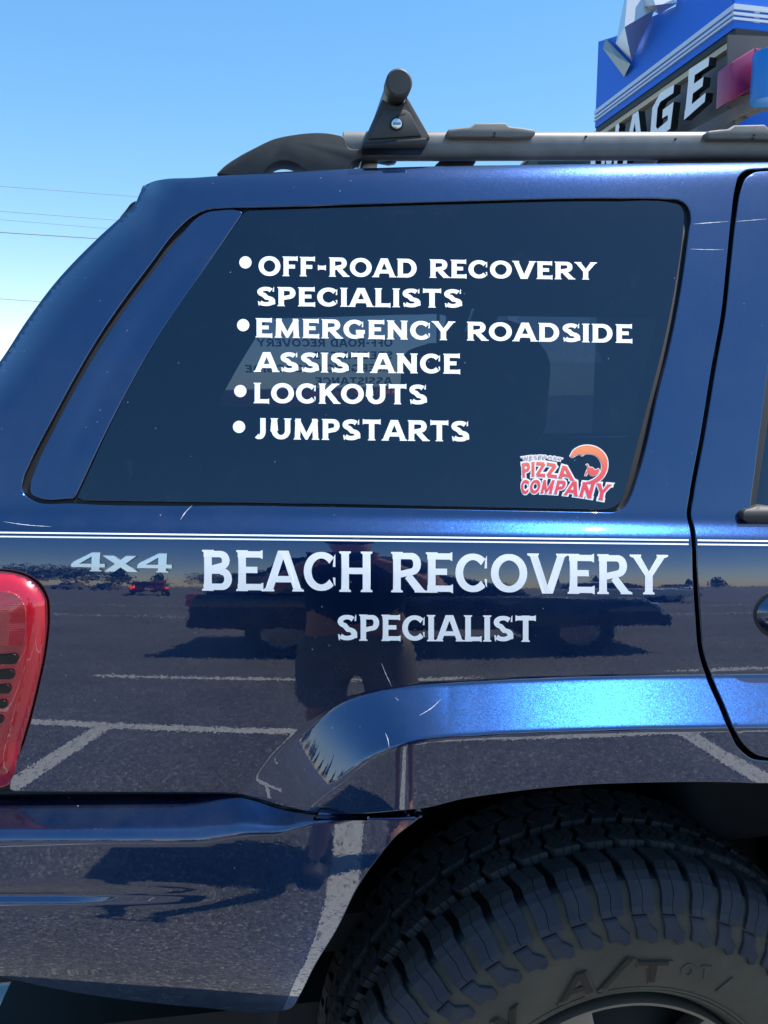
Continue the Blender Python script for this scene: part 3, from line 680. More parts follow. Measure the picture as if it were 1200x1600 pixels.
# roof, tailgate, bonnet, windscreen, floor
def loft(name, rows, m, smooth=True):
    k = len(rows[0]); V = np.concatenate(rows); Fc = [(i*k+j, i*k+j+1, (i+1)*k+j+1, (i+1)*k+j) for i in range(len(rows) - 1) for j in range(k - 1)]
    o = mesh(name, V, Fc, m, car, smooth); o.data.set_sharp_from_angle(angle=R(40)); return o
def across(edge, n=13, crown=.03, inset=0., bow=None):
    rows = []
    for t in np.linspace(0, 1, n):
        q = edge.copy(); q[:, 1] = edge[:, 1] * (1 - t) + (CW - edge[:, 1]) * t; s_ = 1 - (2 * t - 1) ** 2
        q[:, 2] += crown * s_
        if bow is not None: q[:, 0] += bow * s_
        rows.append(q)
    return rows
re = world([226, 236, 252, 300, 400, 520, 640, 900, 1100, 1200, 1800, 2640], [291, 285, 281, 278, 271, 265, 261, 257, 255, 254, 254, 254]); re[:, 1] += .004; re[:, 2] -= .002
roof = loft('roof', across(re, 17, .03), M['paint'])
ge = SIL[SIL[:, 1] < 900][::-1]; ge = world(ge[:, 0], ge[:, 1]); ge[:, 0] += .010; ge[:, 1] += .022
loft('tailgate', across(ge, 15, 0, bow=-.05), M['paint'])
gl = np.array([(p[0] - .012, p[1] + .10, p[2]) for p in ge[4:-8]]); loft('tailgate_glass', across(gl, 15, 0, bow=-.05), M['glass'])
ge2 = np.array([world([-200], [890])[0], world([-205], [1060])[0], world([-212], [1235])[0]]); loft('tailgate_lower', across(ge2, 11, 0, bow=-.06), M['paint'])
be = world([-214] * 8, np.linspace(1248, 1468, 8), bumper_Y); loft('bumper_face', across(be, 15, 0, bow=-.09), M['paint'])
# black spoiler lip that shows past the rear pillar
sp = [(186, 340), (196, 328), (206, 316), (213, 313), (217, 318), (212, 330), (200, 345)]
Ysil = float(world([206], [322])[0, 1])
slab('tailgate_lip', sp, Ysil + .03, 1.2, M['trim'], car, .004, 4)
we = world([2640, 2760, 3120], [254, 300, 800]); loft('windscreen', across(we, 9, .02), M['glass'])
he = world([3100, 3500, 3900, 4200, 4290, 4300], [800, 802, 806, 832, 905, 1150]); loft('bonnet', across(he, 11, .05), M['paint'])
box('floor_pan', (1.6, .9, .44), (4.1, 1.3, .05), M['under'], car); box('rear_floor', (.05, .9, .60), (.95, 1.35, .06), M['under'], car)
box('inner_panel', (.45, .9, 1.0), (1.2, 1.5, .03), M['interior'], car)
for s_, yy in ((1, .115), (-1, CW - .115)): box('inner_trim', (.85, yy + .0, 1.09), (2.2, .02, .18), M['interior'], car)
tube('rear_axle', [(.431, .2, .40), (.431, 1.6, .40)], .045, M['under'], car)
box('fuel_tank', (-.12, .9, .50), (.45, .8, .2), M['under'], car, bevel=.03)
tube('exhaust_pipe', [(.9, .55, .42), (.3, .42, .44), (-.25, .40, .40), (-.5, .42, .38)], .028, M['steel'], car, 12)
# headliner
hl = re.copy(); hl[:, 2] -= .05; hl[:, 1] += .04; loft('headliner', across(hl, 9, .02), M['interior'])
# seats
def seat(x, y, w_, h_, lean=.18):
    z0 = .86
    prof = [(0, 0), (.14, 0), (.14 - lean * .3, h_ * .5), (.11 - lean, h_), (.0 - lean, h_ + .01), (-.02 - lean * .5, h_ * .5)]
    prism('seat_back', [(x + a, y - w_ / 2, z0 + b) for a, b in prof], M['interior'], car, (0, w_, 0), .04, 3)
    hp = [(.10, .02), (.11, .16), (.05, .22), (-.01, .21), (-.02, .03)]
    prism('headrest', [(x - lean - .02 + a, y - .13, z0 + h_ + .02 + b) for a, b in hp], M['interior'], car, (0, .26, 0), .035, 3)
    prism('seat_cushion', [(x + .1, y - w_ / 2, z0 - .18), (x + .6, y - w_ / 2, z0 - .16), (x + .62, y - w_ / 2, z0 - .02), (x + .1, y - w_ / 2, z0 - .0)], M['interior'], car, (0, w_, 0), .04, 3)
seat(.52, .48, .52, .42); seat(.52, 1.05, .60, .42); seat(1.55, .50, .50, .5); seat(1.55, 1.3, .50, .5)

# wheel house
WC = np.array((.431, 0.0, .398))
ar = world([456, 490, 525, 560, 588, 620, 660, 720, 800, 900, 1000], [1574, 1510, 1452, 1382, 1342, 1305, 1266, 1248, 1236, 1226, 1222])[:, [0, 2]]
ar = np.concatenate([[(ar[0, 0] - .02, .52)], ar]); ar = np.concatenate([ar, [(2 * .415 - x, z) for x, z in ar[::-1]]]); cen = np.array([.415, .45]); rows = []
for y, k_ in ((.040, 1.03), (.12, 1.05), (.40, 1.05), (.42, .3)): q = cen + (ar - cen) * k_; rows.append(np.stack([q[:, 0], np.full(len(q), y), q[:, 1]], -1))
loft('wheel_house', rows, M['under'])

# ------------------------------------------------------------------ wheel
def wheel(c):
    root = bpy.data.objects.new('wheel', None); link(root, car); root.location = c
    Z = (0, 0, 0); NP = 54
    prof = [(.214, .050), (.222, .036), (.230, .028), (.240, .023), (.256, .0185), (.285, .0150), (.315, .0135), (.338, .017), (.356, .024), (.372, .034), (.382, .044), (.386, .056), (.387, .15), (.386, .255), (.378, .275), (.35, .29), (.30, .297), (.24, .27), (.218, .25)]
    tyre = lathe('tyre', prof, Z, M['sidewall'], root, 120)
    for rr, dd in ((.233, .0265), (.239, .0235)): lathe('bead_ring', [(rr - .0022, dd + .002), (rr - .0015, dd - .0018), (rr + .0015, dd - .0018), (rr + .0022, dd + .002)], Z, M['sidewall'], root, 96)
    lathe('tread_base', [(.374, .037), (.3835, .045), (.3876, .056), (.3885, .15), (.3876, .256), (.380, .274)], Z, M['letter_rubber'], root, 120)
    rim = lathe('rim', [(.2135, .056), (.2165, .034), (.2135, .026), (.209, .027), (.205, .036), (.200, .065), (.198, .11), (.196, .20), (.205, .25)], Z, M['steel'], root, 96)
    lathe('wheel_disc', [(.060, .075), (.075, .060), (.10, .075), (.14, .095), (.196, .125)], Z, M['under'], root, 64)
    lathe('hub_cap', [(.0, .045), (.03, .046), (.045, .055), (.055, .08)], Z, M['steel'], root, 32)
    for k in range(5):
        a = R(90 + 72 * k + 20); ca, sa = math.cos(a), math.sin(a); q = []
        for rr, hw in ((.05, .035), (.12, .026), (.208, .036)): q.append((rr, hw))
        poly = [(r_, h) for r_, h in q] + [(r_, -h) for r_, h in q[::-1]]
        P3 = [(r_ * ca - h * sa, .058 + (.0 if r_ < .1 else -.004), r_ * sa + h * ca) for r_, h in poly]
        prism('spoke', P3, M['steel'], root, (0, .03, 0), .004, 2)
    # tread blocks: polygon in (arc, y) lifted from r0 to r1, sliced by sipes
    def block(poly, r0, r1, slices, name):
        poly = np.array(poly, float); V = []; Fc = []
        ymin, ymax = poly[:, 1].min(), poly[:, 1].max()
        for s_ in range(slices):
            f0, f1 = s_ / slices + (.025 if s_ else 0), (s_ + 1) / slices - (.025 if s_ < slices - 1 else 0)
            # slice across the arc direction between left edge a(y) and right edge b(y)
            ring = []
            n = len(poly) // 2; left = poly[:n]; right = poly[n:][::-1]
            A = left * (1 - f0) + right * f0; B = left * (1 - f1) + right * f1
            pl = np.concatenate([A, B[::-1]]); b = len(V); k = len(pl); cen = pl.mean(0)
            for rr, sh in ((r0 - .006, 1.06), (r1 - .0012, 1.0), (r1, .93)):
                for (a_, y_) in (pl - cen) * (sh, sh if sh < 1 else 1) + cen:
                    r_ = rr(y_) if callable(rr) else rr; th = math.pi / 2 - a_ / .39; V.append((r_ * math.cos(th), y_, r_ * math.sin(th)))
            for lv in range(2):
                for i in range(k): Fc.append((b+lv*k+i, b+lv*k+(i+1) % k, b+(lv+1)*k+(i+1) % k, b+(lv+1)*k+i))
            m_ = len(A)
            for i in range(m_ - 1): Fc.append((b+2*k+i, b+2*k+i+1, b+2*k+k-2-i, b+2*k+k-1-i))
        me = bpy.data.meshes.new(name); me.from_pydata(V, [], Fc)
        bm = bmesh.new(); bm.from_mesh(me); bmesh.ops.recalc_face_normals(bm, faces=bm.faces); bm.to_mesh(me); bm.free(); me.materials.append(M['tread']); return me
    pitch = 2 * math.pi * .39 / NP; g = .0105
    W_ = pitch - g
    b2 = block([(.004, .099), (-.006, .115), (.005, .127), (.001, .142), (.001 + W_, .142), (.005 + W_, .127), (-.006 + W_, .115), (.004 + W_, .099)], .385, .4, 3, 'tread_block')
    b3 = block([(.0, .154), (.012, .170), (.004, .180), (.016, .197), (.016 + W_, .197), (.004 + W_, .180), (.012 + W_, .170), (.0 + W_, .154)], .385, .4005, 2, 'tread_block')
    b4 = block([(.010, .207), (.004, .222), (.0, .240), (.0 + W_, .240), (.004 + W_, .222), (.010 + W_, .207)], .385, .397, 2, 'tread_block')
    # shoulder block wraps from the tread down onto the side
    def shoulder(W_, flip):
        V, Fc, fm = [], [], []
        sec = [(.3955, .090), (.3955, .062), (.3915, .046), (.384, .036), (.372, .0272), (.358, .0185), (.350, .0165)]
        inn = [(.384, .090), (.384, .062), (.380, .052), (.376, .046), (.366, .038), (.354, .031), (.347, .026)]
        for s_ in range(2):
            f0, f1 = (0, .47) if s_ == 0 else (.50, 1.0); b = len(V); n = len(sec)
            for i, ((r_, y_), (ri, yi)) in enumerate(zip(sec, inn)):
                wob = .0022 * math.sin(i * 2.1)
                for (rr, yy), f in (((r_, y_), f0), ((r_, y_), f1), ((ri, yi), f1), ((ri, yi), f0)):
                    a_ = (W_ * f + (wob if 0 < f < 1 else wob * .5) - (.006 if yy > .085 else .0)) / .39; th = math.pi / 2 - a_; V.append((rr * math.cos(th), yy, rr * math.sin(th)))
            for i in range(n - 1):
                for e in range(4):
                    Fc.append((b+i*4+e, b+i*4+(e+1) % 4, b+(i+1)*4+(e+1) % 4, b+(i+1)*4+e)); fm.append(1 if i >= 2 else 0)
            for q in (0, n - 1): Fc.append(tuple(b + q*4 + e for e in range(4))); fm.append(0)
        me = bpy.data.meshes.new('shoulder_block'); me.from_pydata(V, [], Fc); me.materials.append(M['tread']); me.materials.append(M['blue_rubber']); me.polygons.foreach_set('material_index', fm)
        bm = bmesh.new(); bm.from_mesh(me); bmesh.ops.recalc_face_normals(bm, faces=bm.faces); bm.to_mesh(me); bm.free(); return me
    b1 = shoulder(W_ - .002, 0)
    # zigzag lug on the upper sidewall
    def lug():
        pl = [(.000, .3465), (.019, .3465), (.0215, .337), (.034, .326), (.034, .314), (.027, .311), (.019, .318), (.006, .318), (.004, .334)]
        V, Fc = [], []; k = len(pl)
        for lv, (dy, sh) in enumerate(((.012, 1.04), (-.0030, 1.0), (-.0045, .9))):
            cx, cy = np.mean([p[0] for p in pl]), np.mean([p[1] for p in pl])
            for a_, r_ in pl:
                a2, r2 = cx + (a_ - cx) * sh, cy + (r_ - cy) * sh; th = math.pi / 2 - a2 / .33
                yb = np.interp(r2, [.285, .315, .338, .356], [.0165, .0135, .017, .024]); V.append((r2 * math.cos(th), yb + dy, r2 * math.sin(th)))
        for lv in range(2):
            for i in range(k): Fc.append((lv*k+i, lv*k+(i+1) % k, (lv+1)*k+(i+1) % k, (lv+1)*k+i))
        Fc.append(tuple(2*k+i for i in range(k)))
        me = bpy.data.meshes.new('sidewall_lug'); me.from_pydata(V, [], Fc)
        bm = bmesh.new(); bm.from_mesh(me); bmesh.ops.recalc_face_normals(bm, faces=bm.faces); bm.to_mesh(me); bm.free(); me.materials.append(M['blue_rubber']); return me
    bl = lug()
    for k in range(NP):
        a = 2 * math.pi * k / NP
        for nm, me, ph in (('shoulder_block', b1, 0), ('tread_block', b2, .3), ('tread_block', b3, .0), ('tread_block', b4, .5)):
            o = bpy.data.objects.new(nm, me); link(o, root); o.rotation_euler = (0, a + ph * 2 * math.pi / NP, 0)
        o = bpy.data.objects.new('sidewall_lug', bl); link(o, root); o.rotation_euler = (0, a, 0)
    V, Fc = [], []                                           # inner shoulder, mostly hidden: one mesh
    for k in range(NP):
        a0 = 2 * math.pi * k / NP; b = len(V)
        for rr in (.38, .395):
            for da, y_ in ((0, .248), (W_, .248), (W_ + .003, .28), (.003, .28)):
                th = a0 + da / .39; V.append((( rr - (.012 if y_ > .27 else 0)) * math.cos(th), y_, (rr - (.012 if y_ > .27 else 0)) * math.sin(th)))
        Fc += [tuple(b + i for i in f) for f in ((4, 5, 6, 7), (0, 1, 5, 4), (1, 2, 6, 5), (2, 3, 7, 6), (3, 0, 4, 7))]
    o = mesh('inner_shoulder_blocks', V, Fc, M['tread'], root); o['kind'] = 'stuff'
    return root
wh = wheel(tuple(WC))
# raised sidewall lettering, laid out from the picture onto the sidewall
def quadwarp(TLc, TRc, BRc, BLc):
    def f(V):
        x = V[:, :1]; y = V[:, 1:2]; return (np.array(BLc) * (1 - x) + np.array(BRc) * x) * (1 - y) + (np.array(TLc) * (1 - x) + np.array(TRc) * x) * y
    return f
def side_pos(dy):
    def f(uv):
        p = at(uv[:, 0], uv[:, 1], .018)
        for _ in range(3):
            r_ = np.hypot(p[:, 0] - WC[0], p[:, 2] - WC[2]); p = at(uv[:, 0], uv[:, 1], np.interp(r_, [.230, .240, .256, .285, .315, .338, .356], [.028, .023, .0185, .015, .0135, .017, .024]) + dy)
        return p - WC
    return f
def tyre_letter(ch, corners, fill, m_fill, out):
    wd, q = glyph_polys(ch, wv=.24, wh=.2, serif=0); q = [[np.array(p) / (wd, 1) for p in f] for f in q]; V2, Fc = union(q)
    if out:
        wd, q = glyph_polys(ch, wv=.24, wh=.2, serif=0, grow=.07); q = [[np.array(p) / (wd, 1) for p in f] for f in q]; V3, F3 = union(q)
        decal('sidewall_letter', V3, F3, quadwarp(*corners), M['sidewall'], wh, pos=side_pos(-.0005), thick=.0022)
    decal('sidewall_letter', V2, Fc, quadwarp(*corners), m_fill, wh, pos=side_pos(-.0032 if out else -.0005), thick=.0008)
tyre_letter('A', [(884, 1527), (930, 1514), (926, 1550), (876, 1566)], 1, M['letter_rubber'], True)
tyre_letter('/', [(958, 1503), (986, 1500), (966, 1536), (940, 1544)], 1, M['letter_rubber'], True)
tyre_letter('T', [(995, 1502), (1048, 1502), (1034, 1533), (1002, 1535)], 1, M['letter_rubber'], True)
tyre_letter('0', [(1066, 1505), (1090, 1506), (1086, 1528), (1060, 1526)], 1, M['sidewall'], False)
tyre_letter('1', [(1096, 1507), (1116, 1510), (1110, 1532), (1094, 1528)], 1, M['sidewall'], False)
tyre_letter('V', [(770, 1596), (806, 1572), (816, 1600), (786, 1622)], 1, M['letter_rubber'], True)
tri = np.array([(1162 - 18, 1526), (1163 - 24, 1553), (1117, 1548)], float); decal('sidewall_mark', tri, [(0, 1, 2)], lambda V: V, M['sidewall'], wh, pos=side_pos(-.0005), thick=.002)
# remaining wheels: same tyre and rim without the picture's lettering
for c in ((WC[0], CW - .0, WC[2]), (WC[0] + 2.69, 0, WC[2]), (WC[0] + 2.69, CW, WC[2])):
    r2 = bpy.data.objects.new('wheel', None); link(r2, car); r2.location = c; r2.rotation_euler = (0, 0, math.pi if c[1] > 1 else 0)
    for ch in list(wh.children):
        if ch.name.split('.')[0] in ('tyre', 'rim', 'wheel_disc', 'hub_cap', 'spoke', 'inner_shoulder_blocks'):
            k = ch.copy(); link(k, r2)
# ------------------------------------------------------------------ roof rail, bar and feet
YR = float(world([800], [262])[0, 1]) + .055
def px_rail(u, v, dy=0.): return at(np.array(u, float), np.array(v, float), YR + dy)
zr = [(536, 229), (700, 229), (900, 229), (1200, 228)]
ctr = px_rail([z[0] for z in zr], [z[1] for z in zr]); ext = ctr[-1] + np.array([1.25, 0, -.01])
path = np.vstack([ctr, ext]); V, Fc = [], []; n = 20
for p in path:
    for k in range(n):
        a = 2 * math.pi * k / n; ca, sa = math.cos(a), math.sin(a); V.append((p[0], p[1] + .016 * np.sign(ca) * abs(ca) ** .7, p[2] + .0175 * np.sign(sa) * abs(sa) ** .75))
for i in range(len(path) - 1):
    for k in range(n): Fc.append((i*n+k, i*n+(k+1) % n, (i+1)*n+(k+1) % n, (i+1)*n+k))
Fc += [tuple(range(n)), tuple((len(path)-1)*n + k for k in range(n))]
rail = mesh('roof_rail', V, Fc, M['railgrey'], car, True); rail.data.set_sharp_from_angle(angle=R(60))
slab('rail_end', [(338, 272), (350, 260), (372, 245), (398, 231), (428, 217), (455, 211), (525, 210), (536, 213), (545, 231), (566, 233), (566, 247), (551, 253), (545, 264), (480, 268), (466, 257), (448, 251), (434, 252), (418, 262), (412, 270)], YR - .02, .042, M['plastic'], rail, .009, 4, 3)
def clamp(u0, dv, n_):
    s_ = [(0, 208), (3, 201), (20, 199), (36, 198), (44, 192), (92, 191), (98, 197), (118, 199), (138, 202), (140, 208), (136, 213), (100, 215), (70, 214), (30, 214), (5, 214)]
    slab(n_, [(u0 + a, b + dv) for a, b in s_], YR - .028, .05, M['clampgrey'], rail, .0035, None, 3)
    for du, dv2 in ((75, 208), (74, 213)): slab('screw', disc(u0 + du, dv2 + dv, 1.8, 10), YR - .0295, .003, M['trim'], rail, 0)
clamp(698, 0, 'rail_clamp'); clamp(1104, 3, 'rail_clamp')
for cu, cv in ((916, 213), (1056, 217)): slab('screw', disc(cu, cv, 1.7, 10), YR - .0175, .003, M['trim'], rail, 0)
slab('rail_post', [(566, 246), (592, 246), (588, 268), (562, 268)], YR + .01, .02, M['steel'], rail, .003)
slab('rail_post', [(692, 246), (748, 246), (738, 262), (676, 262)], YR + .02, .02, M['plastic'], rail, .003)
slab('rail_post', [(1040, 240), (1300, 240), (1300, 270), (1090, 262), (1020, 262)], YR + .005, .02, M['plastic'], rail, .004)
mirror(rail)
bar = bpy.data.objects.new('crossbar', None); link(bar, car)
e0 = at(622., 133., YR - .045); e1 = at(600., 175., YR - .045 + .0); 
far = e0 + np.array([0.0, CW - 2 * YR + .09, 0]); tube('bar_tube', [e0, far], .0152, M['bar'], bar, 28)
ec = tube('end_cap', [e0 + np.array([0, -.010, 0]), e0 + np.array([0, -.008, 0]), e0 + np.array([0, .012, 0])], [.0145, .0168, .0168], M['plastic'], bar, 28); ec.data.set_sharp_from_angle(angle=R(25))
foot = [(566, 229), (568, 221), (598, 153), (603, 158), (611, 163), (622, 165), (632, 160), (636, 150), (642, 160), (672, 213), (672, 218), (666, 219), (665, 231)]
YF = YR - .034
slab('foot', foot, YF, .055, M['plastic'], bar, .0035, None, 2)
slab('foot_cover', [(598, 172), (622, 171), (634, 171), (641, 176), (660, 212), (576, 217)], YF - .0035, .006, M['plastic'], bar, .002)
slab('foot_base', [(567, 222), (668, 214), (668, 222), (664, 232), (568, 232)], YF - .005, .06, M['trim'], bar, .003)
slab('lock_ring', disc(620, 193, 10.5), YF - .006, .006, M['trim'], bar, .0008)
slab('lock', disc(620, 193, 8.2), YF - .0075, .006, M['chrome'], bar, .0006)
slab('lock_slot', [(614, 191), (626, 191), (626, 195), (614, 195)], YF - .0079, .003, M['steel'], bar, 0)
for i in range(5): slab('foot_mark', [(619 + 3 * i, 181.5 - .5 * i), (621 + 3 * i, 179 - .5 * i), (622.2 + 3 * i, 179.5 - .5 * i), (620.5 + 3 * i, 182.5 - .5 * i)], YF - .0040, .002, M['trim'], bar, 0)
slab('foot_clamp', [(592, 245), (622, 247), (621, 251), (610, 253), (592, 250)], YR + .005, .02, M['trim'], bar, .002)
for nm in ('foot', 'foot_base'):
    o = bpy.data.objects[nm]; c = o.copy(); link(c, bar); c.scale = (1, -1, 1); c.location = (0, CW, 0)

# ================================================================== PHOTOGRAPHER (seen in the paint)
M['skin'] = mat('skin', (.50, .24, .16), .5, Subsurface_Weight=.0)
M['shirt'] = mat('navy_shirt', (.012, .014, .02), .85); M['shorts'] = mat('tan_shorts', (.20, .17, .13), .85); M['hair'] = mat('dark_cap', (.01, .01, .012), .8)
M['phone'] = mat('phone_body', (.01, .01, .012), .25); M['shoe'] = mat('shoe', (.03, .03, .03), .6)
def skin(name, verts, edges, radii, m, parent, root=0, sub=2):
    me = bpy.data.meshes.new(name); me.from_pydata(verts, edges, []); o = link(bpy.data.objects.new(name, me), parent); me.materials.append(m)
    sk = o.modifiers.new('skin', 'SKIN'); sk.use_smooth_shade = True
    for i, r_ in enumerate(radii):
        d = me.skin_vertices[0].data[i]; d.radius = (r_, r_) if not isinstance(r_, tuple) else r_; d.use_root = (i == root)
    ss = o.modifiers.new('sub', 'SUBSURF'); ss.levels = sub; ss.render_levels = sub
    return o
PX, PYY = .02, -1.27
per = empty('person', (PX, PYY, 0)); tag(per, 'person in dark shirt and tan shorts holding up a phone beside the car', 'person')
V = [(0, 0, .95), (0, 0, 1.12), (0, .01, 1.30), (0, 0, 1.42), (0, .01, 1.50), (0, .03, 1.58), (0, .03, 1.68), (0, .02, 1.76),
     (-.19, 0, 1.40), (-.27, .10, 1.16), (-.10, .32, 1.36), (-.05, .385, 1.395), (.19, 0, 1.40), (.27, .10, 1.16), (.10, .32, 1.36), (.05, .385, 1.395),
     (-.10, 0, .90), (-.12, .02, .50), (-.13, -.02, .09), (-.14, .13, .04), (.10, 0, .90), (.12, .02, .50), (.13, -.02, .09), (.14, .13, .04)]
E_ = [(0, 1), (1, 2), (2, 3), (3, 4), (4, 5), (5, 6), (6, 7), (3, 8), (8, 9), (9, 10), (10, 11), (3, 12), (12, 13), (13, 14), (14, 15), (0, 16), (16, 17), (17, 18), (18, 19), (0, 20), (20, 21), (21, 22), (22, 23)]
Rr = [(.16, .11), (.16, .11), (.18, .12), (.12, .08), .055, (.075, .095), (.082, .10), (.05, .06), .06, .042, .03, .03, .06, .042, .03, .03, .085, .055, .038, .03, .085, .055, .038, .03]
skin('body', V, E_, Rr, M['skin'], per)
# shirt with short sleeves, shorts, cap
skin('shirt', [(0, 0, .93), (0, 0, 1.12), (0, .01, 1.30), (0, 0, 1.43), (-.19, 0, 1.40), (-.235, .055, 1.27), (.19, 0, 1.40), (.235, .055, 1.27)], [(0, 1), (1, 2), (2, 3), (3, 4), (4, 5), (3, 6), (6, 7)],
     [(.185, .13), (.18, .13), (.20, .14), (.13, .095), .075, .07, .075, .07], M['shirt'], per)
skin('shorts', [(0, 0, .98), (0, 0, .90), (-.11, 0, .80), (-.125, .01, .55), (.11, 0, .80), (.125, .01, .55)], [(0, 1), (1, 2), (2, 3), (1, 4), (4, 5)], [(.175, .125), (.17, .13), .11, .085, .11, .085], M['shorts'], per)
skin('cap', [(0, .025, 1.70), (0, .01, 1.765), (0, .13, 1.685)], [(0, 1), (0, 2)], [(.088, .108), (.06, .07), (.05, .012)], M['hair'], per)
for s_ in (-1, 1):
    skin('shoe', [(s_ * .13, -.05, .045), (s_ * .135, .06, .045), (s_ * .14, .17, .035)], [(0, 1), (1, 2)], [(.045, .045), (.05, .042), (.045, .03)], M['shoe'], per)
    for k in range(4):                                   # fingers round the phone's edges
        z = 1.43 - k * .021; skin('finger', [(s_ * .055, .385, z - .03), (s_ * .085, .415, z), (s_ * .078, .436, z + .004)], [(0, 1), (1, 2)], [.010, .009, .007], M['skin'], per, sub=1)
    skin('thumb', [(s_ * .052, .375, 1.37), (s_ * .05, .400, 1.385), (s_ * .03, .408, 1.40)], [(0, 1), (1, 2)], [.012, .010, .008], M['skin'], per, sub=1)
    skin('eye', [(s_ * .03, .118, 1.635), (s_ * .03, .122, 1.635)], [(0, 1)], [.009, .008], M['hair'], per, sub=1)
skin('nose', [(0, .11, 1.635), (0, .14, 1.60)], [(0, 1)], [.012, .014], M['skin'], per, sub=1)
ph = box('phone', (0, -DIST - .022, ZC - .005), (.162, .009, .077), M['phone'], None, 0, .003); tag(ph, 'black phone held sideways in both hands by the photographer', 'phone')

# ================================================================== THINGS BEHIND THE CAMERA (seen in the paint) AND BEYOND THE CAR
M['tyre_far'] = mat('far_tyre', (.02, .02, .02), .8); M['winglass'] = mat('dark_window', (.01, .013, .016), .05, Coat_Weight=1.)
M['lamp_red'] = mat('lit_tail_lamp', (.6, .01, .01), .3); P(M['lamp_red']).inputs['Emission Color'].default_value = (1, .03, .02, 1); P(M['lamp_red']).inputs['Emission Strength'].default_value = 6
M['headlamp'] = mat('headlamp', (.7, .7, .72), .1, .3)
def vehicle(name, label, paint, loc, rz, kind='suv', lit=False, group=None):
    o = empty(name, loc, rz); tag(o, label, 'pickup' if kind == 'pickup' else 'car', group)
    if kind == 'pickup':
        body = [(-2.75, .45), (-2.78, .75), (-2.75, 1.08), (-.55, 1.10), (.95, 1.10), (2.5, 1.02), (2.72, .85), (2.72, .45)]
        cab = [(-.62, 1.08), (-.50, 1.72), (-.2, 1.82), (.55, 1.80), (1.25, 1.10)]; ww = [(-.55, 1.15), (-.44, 1.66), (.48, 1.68), (1.05, 1.15)]; ax = (-1.7, 1.75); W_ = 1.95
    else:
        body = [(-2.25, .40), (-2.30, .70), (-2.24, 1.02), (.95, 1.0), (2.0, .90), (2.22, .72), (2.24, .40)]
        cab = [(-2.2, 1.0), (-1.95, 1.55), (-1.55, 1.66), (.05, 1.62), (.98, 1.0)]; ww = [(-1.98, 1.06), (-1.80, 1.48), (.0, 1.53), (.75, 1.06)]; ax = (-1.4, 1.35); W_ = 1.82
    b = prism('body', [(x, -W_ / 2, z) for x, z in body], paint, o, (0, W_, 0), .09, 4)
    prism('cabin', [(x, -W_ / 2 + .10, z) for x, z in cab], paint, o, (0, W_ - .20, 0), .10, 4)
    for s_ in (-1, 1): prism('side_window', [(x, s_ * (W_ / 2 - .096), z) for x, z in ww], M['winglass'], o, (0, s_ * .003, 0), 0)
    for x, c_ in ((cab[0], 0), (cab[-1], 1)):
        (x0, z0), (x1, z1) = (cab[-1], cab[-2]) if c_ else (cab[0], cab[1]); e = .012 * (1 if c_ else -1)
        q = [(x0 + (x1 - x0) * f + e, y, z0 + (z1 - z0) * f) for f, y in ((.12, -W_ / 2 + .22), (.12, W_ / 2 - .22), (.9, W_ / 2 - .30), (.9, -W_ / 2 + .30))]
        prism('windscreen' if c_ else 'rear_window', q, M['winglass'], o, (e, 0, .01), 0)
    for s_ in (-1, 1):
        for x in ax:
            wr = bpy.data.objects.new('wheel', None); link(wr, o); wr.location = (x, s_ * (W_ / 2 - .12), .36)
            lathe('tyre', [(.20, -.11), (.33, -.12), (.36, -.09), (.36, .09), (.33, .12), (.20, .11)], (0, 0, 0), M['tyre_far'], wr, 28)
            lathe('rim', [(.0, s_ * .09), (.08, s_ * .10), (.17, s_ * .08), (.205, s_ * .105)], (0, 0, 0), M['steel'], wr, 24)
        xr = body[1][0]; box('tail_lamp', (xr + .05, s_ * (W_ / 2 - .12), .90), (.10, .16, .26), M['lamp_red'] if lit else M['lens'], o, 0, .01)
        xf = body[-2][0]; box('headlight', (xf - .06, s_ * (W_ / 2 - .25), .74), (.10, .32, .16), M['headlamp'], o, 0, .02)
    box('bumper', (body[0][0] + .0, 0, .50), (.12, W_ * .96, .18), M['trim'], o, 0, .03); box('bumper', (body[-1][0], 0, .48), (.12, W_ * .96, .2), M['trim'], o, 0, .03)
    box('number_plate', (body[1][0] - .012, 0, .78), (.02, .32, .16), M['vinyl'], o, 0, 0)
    return o
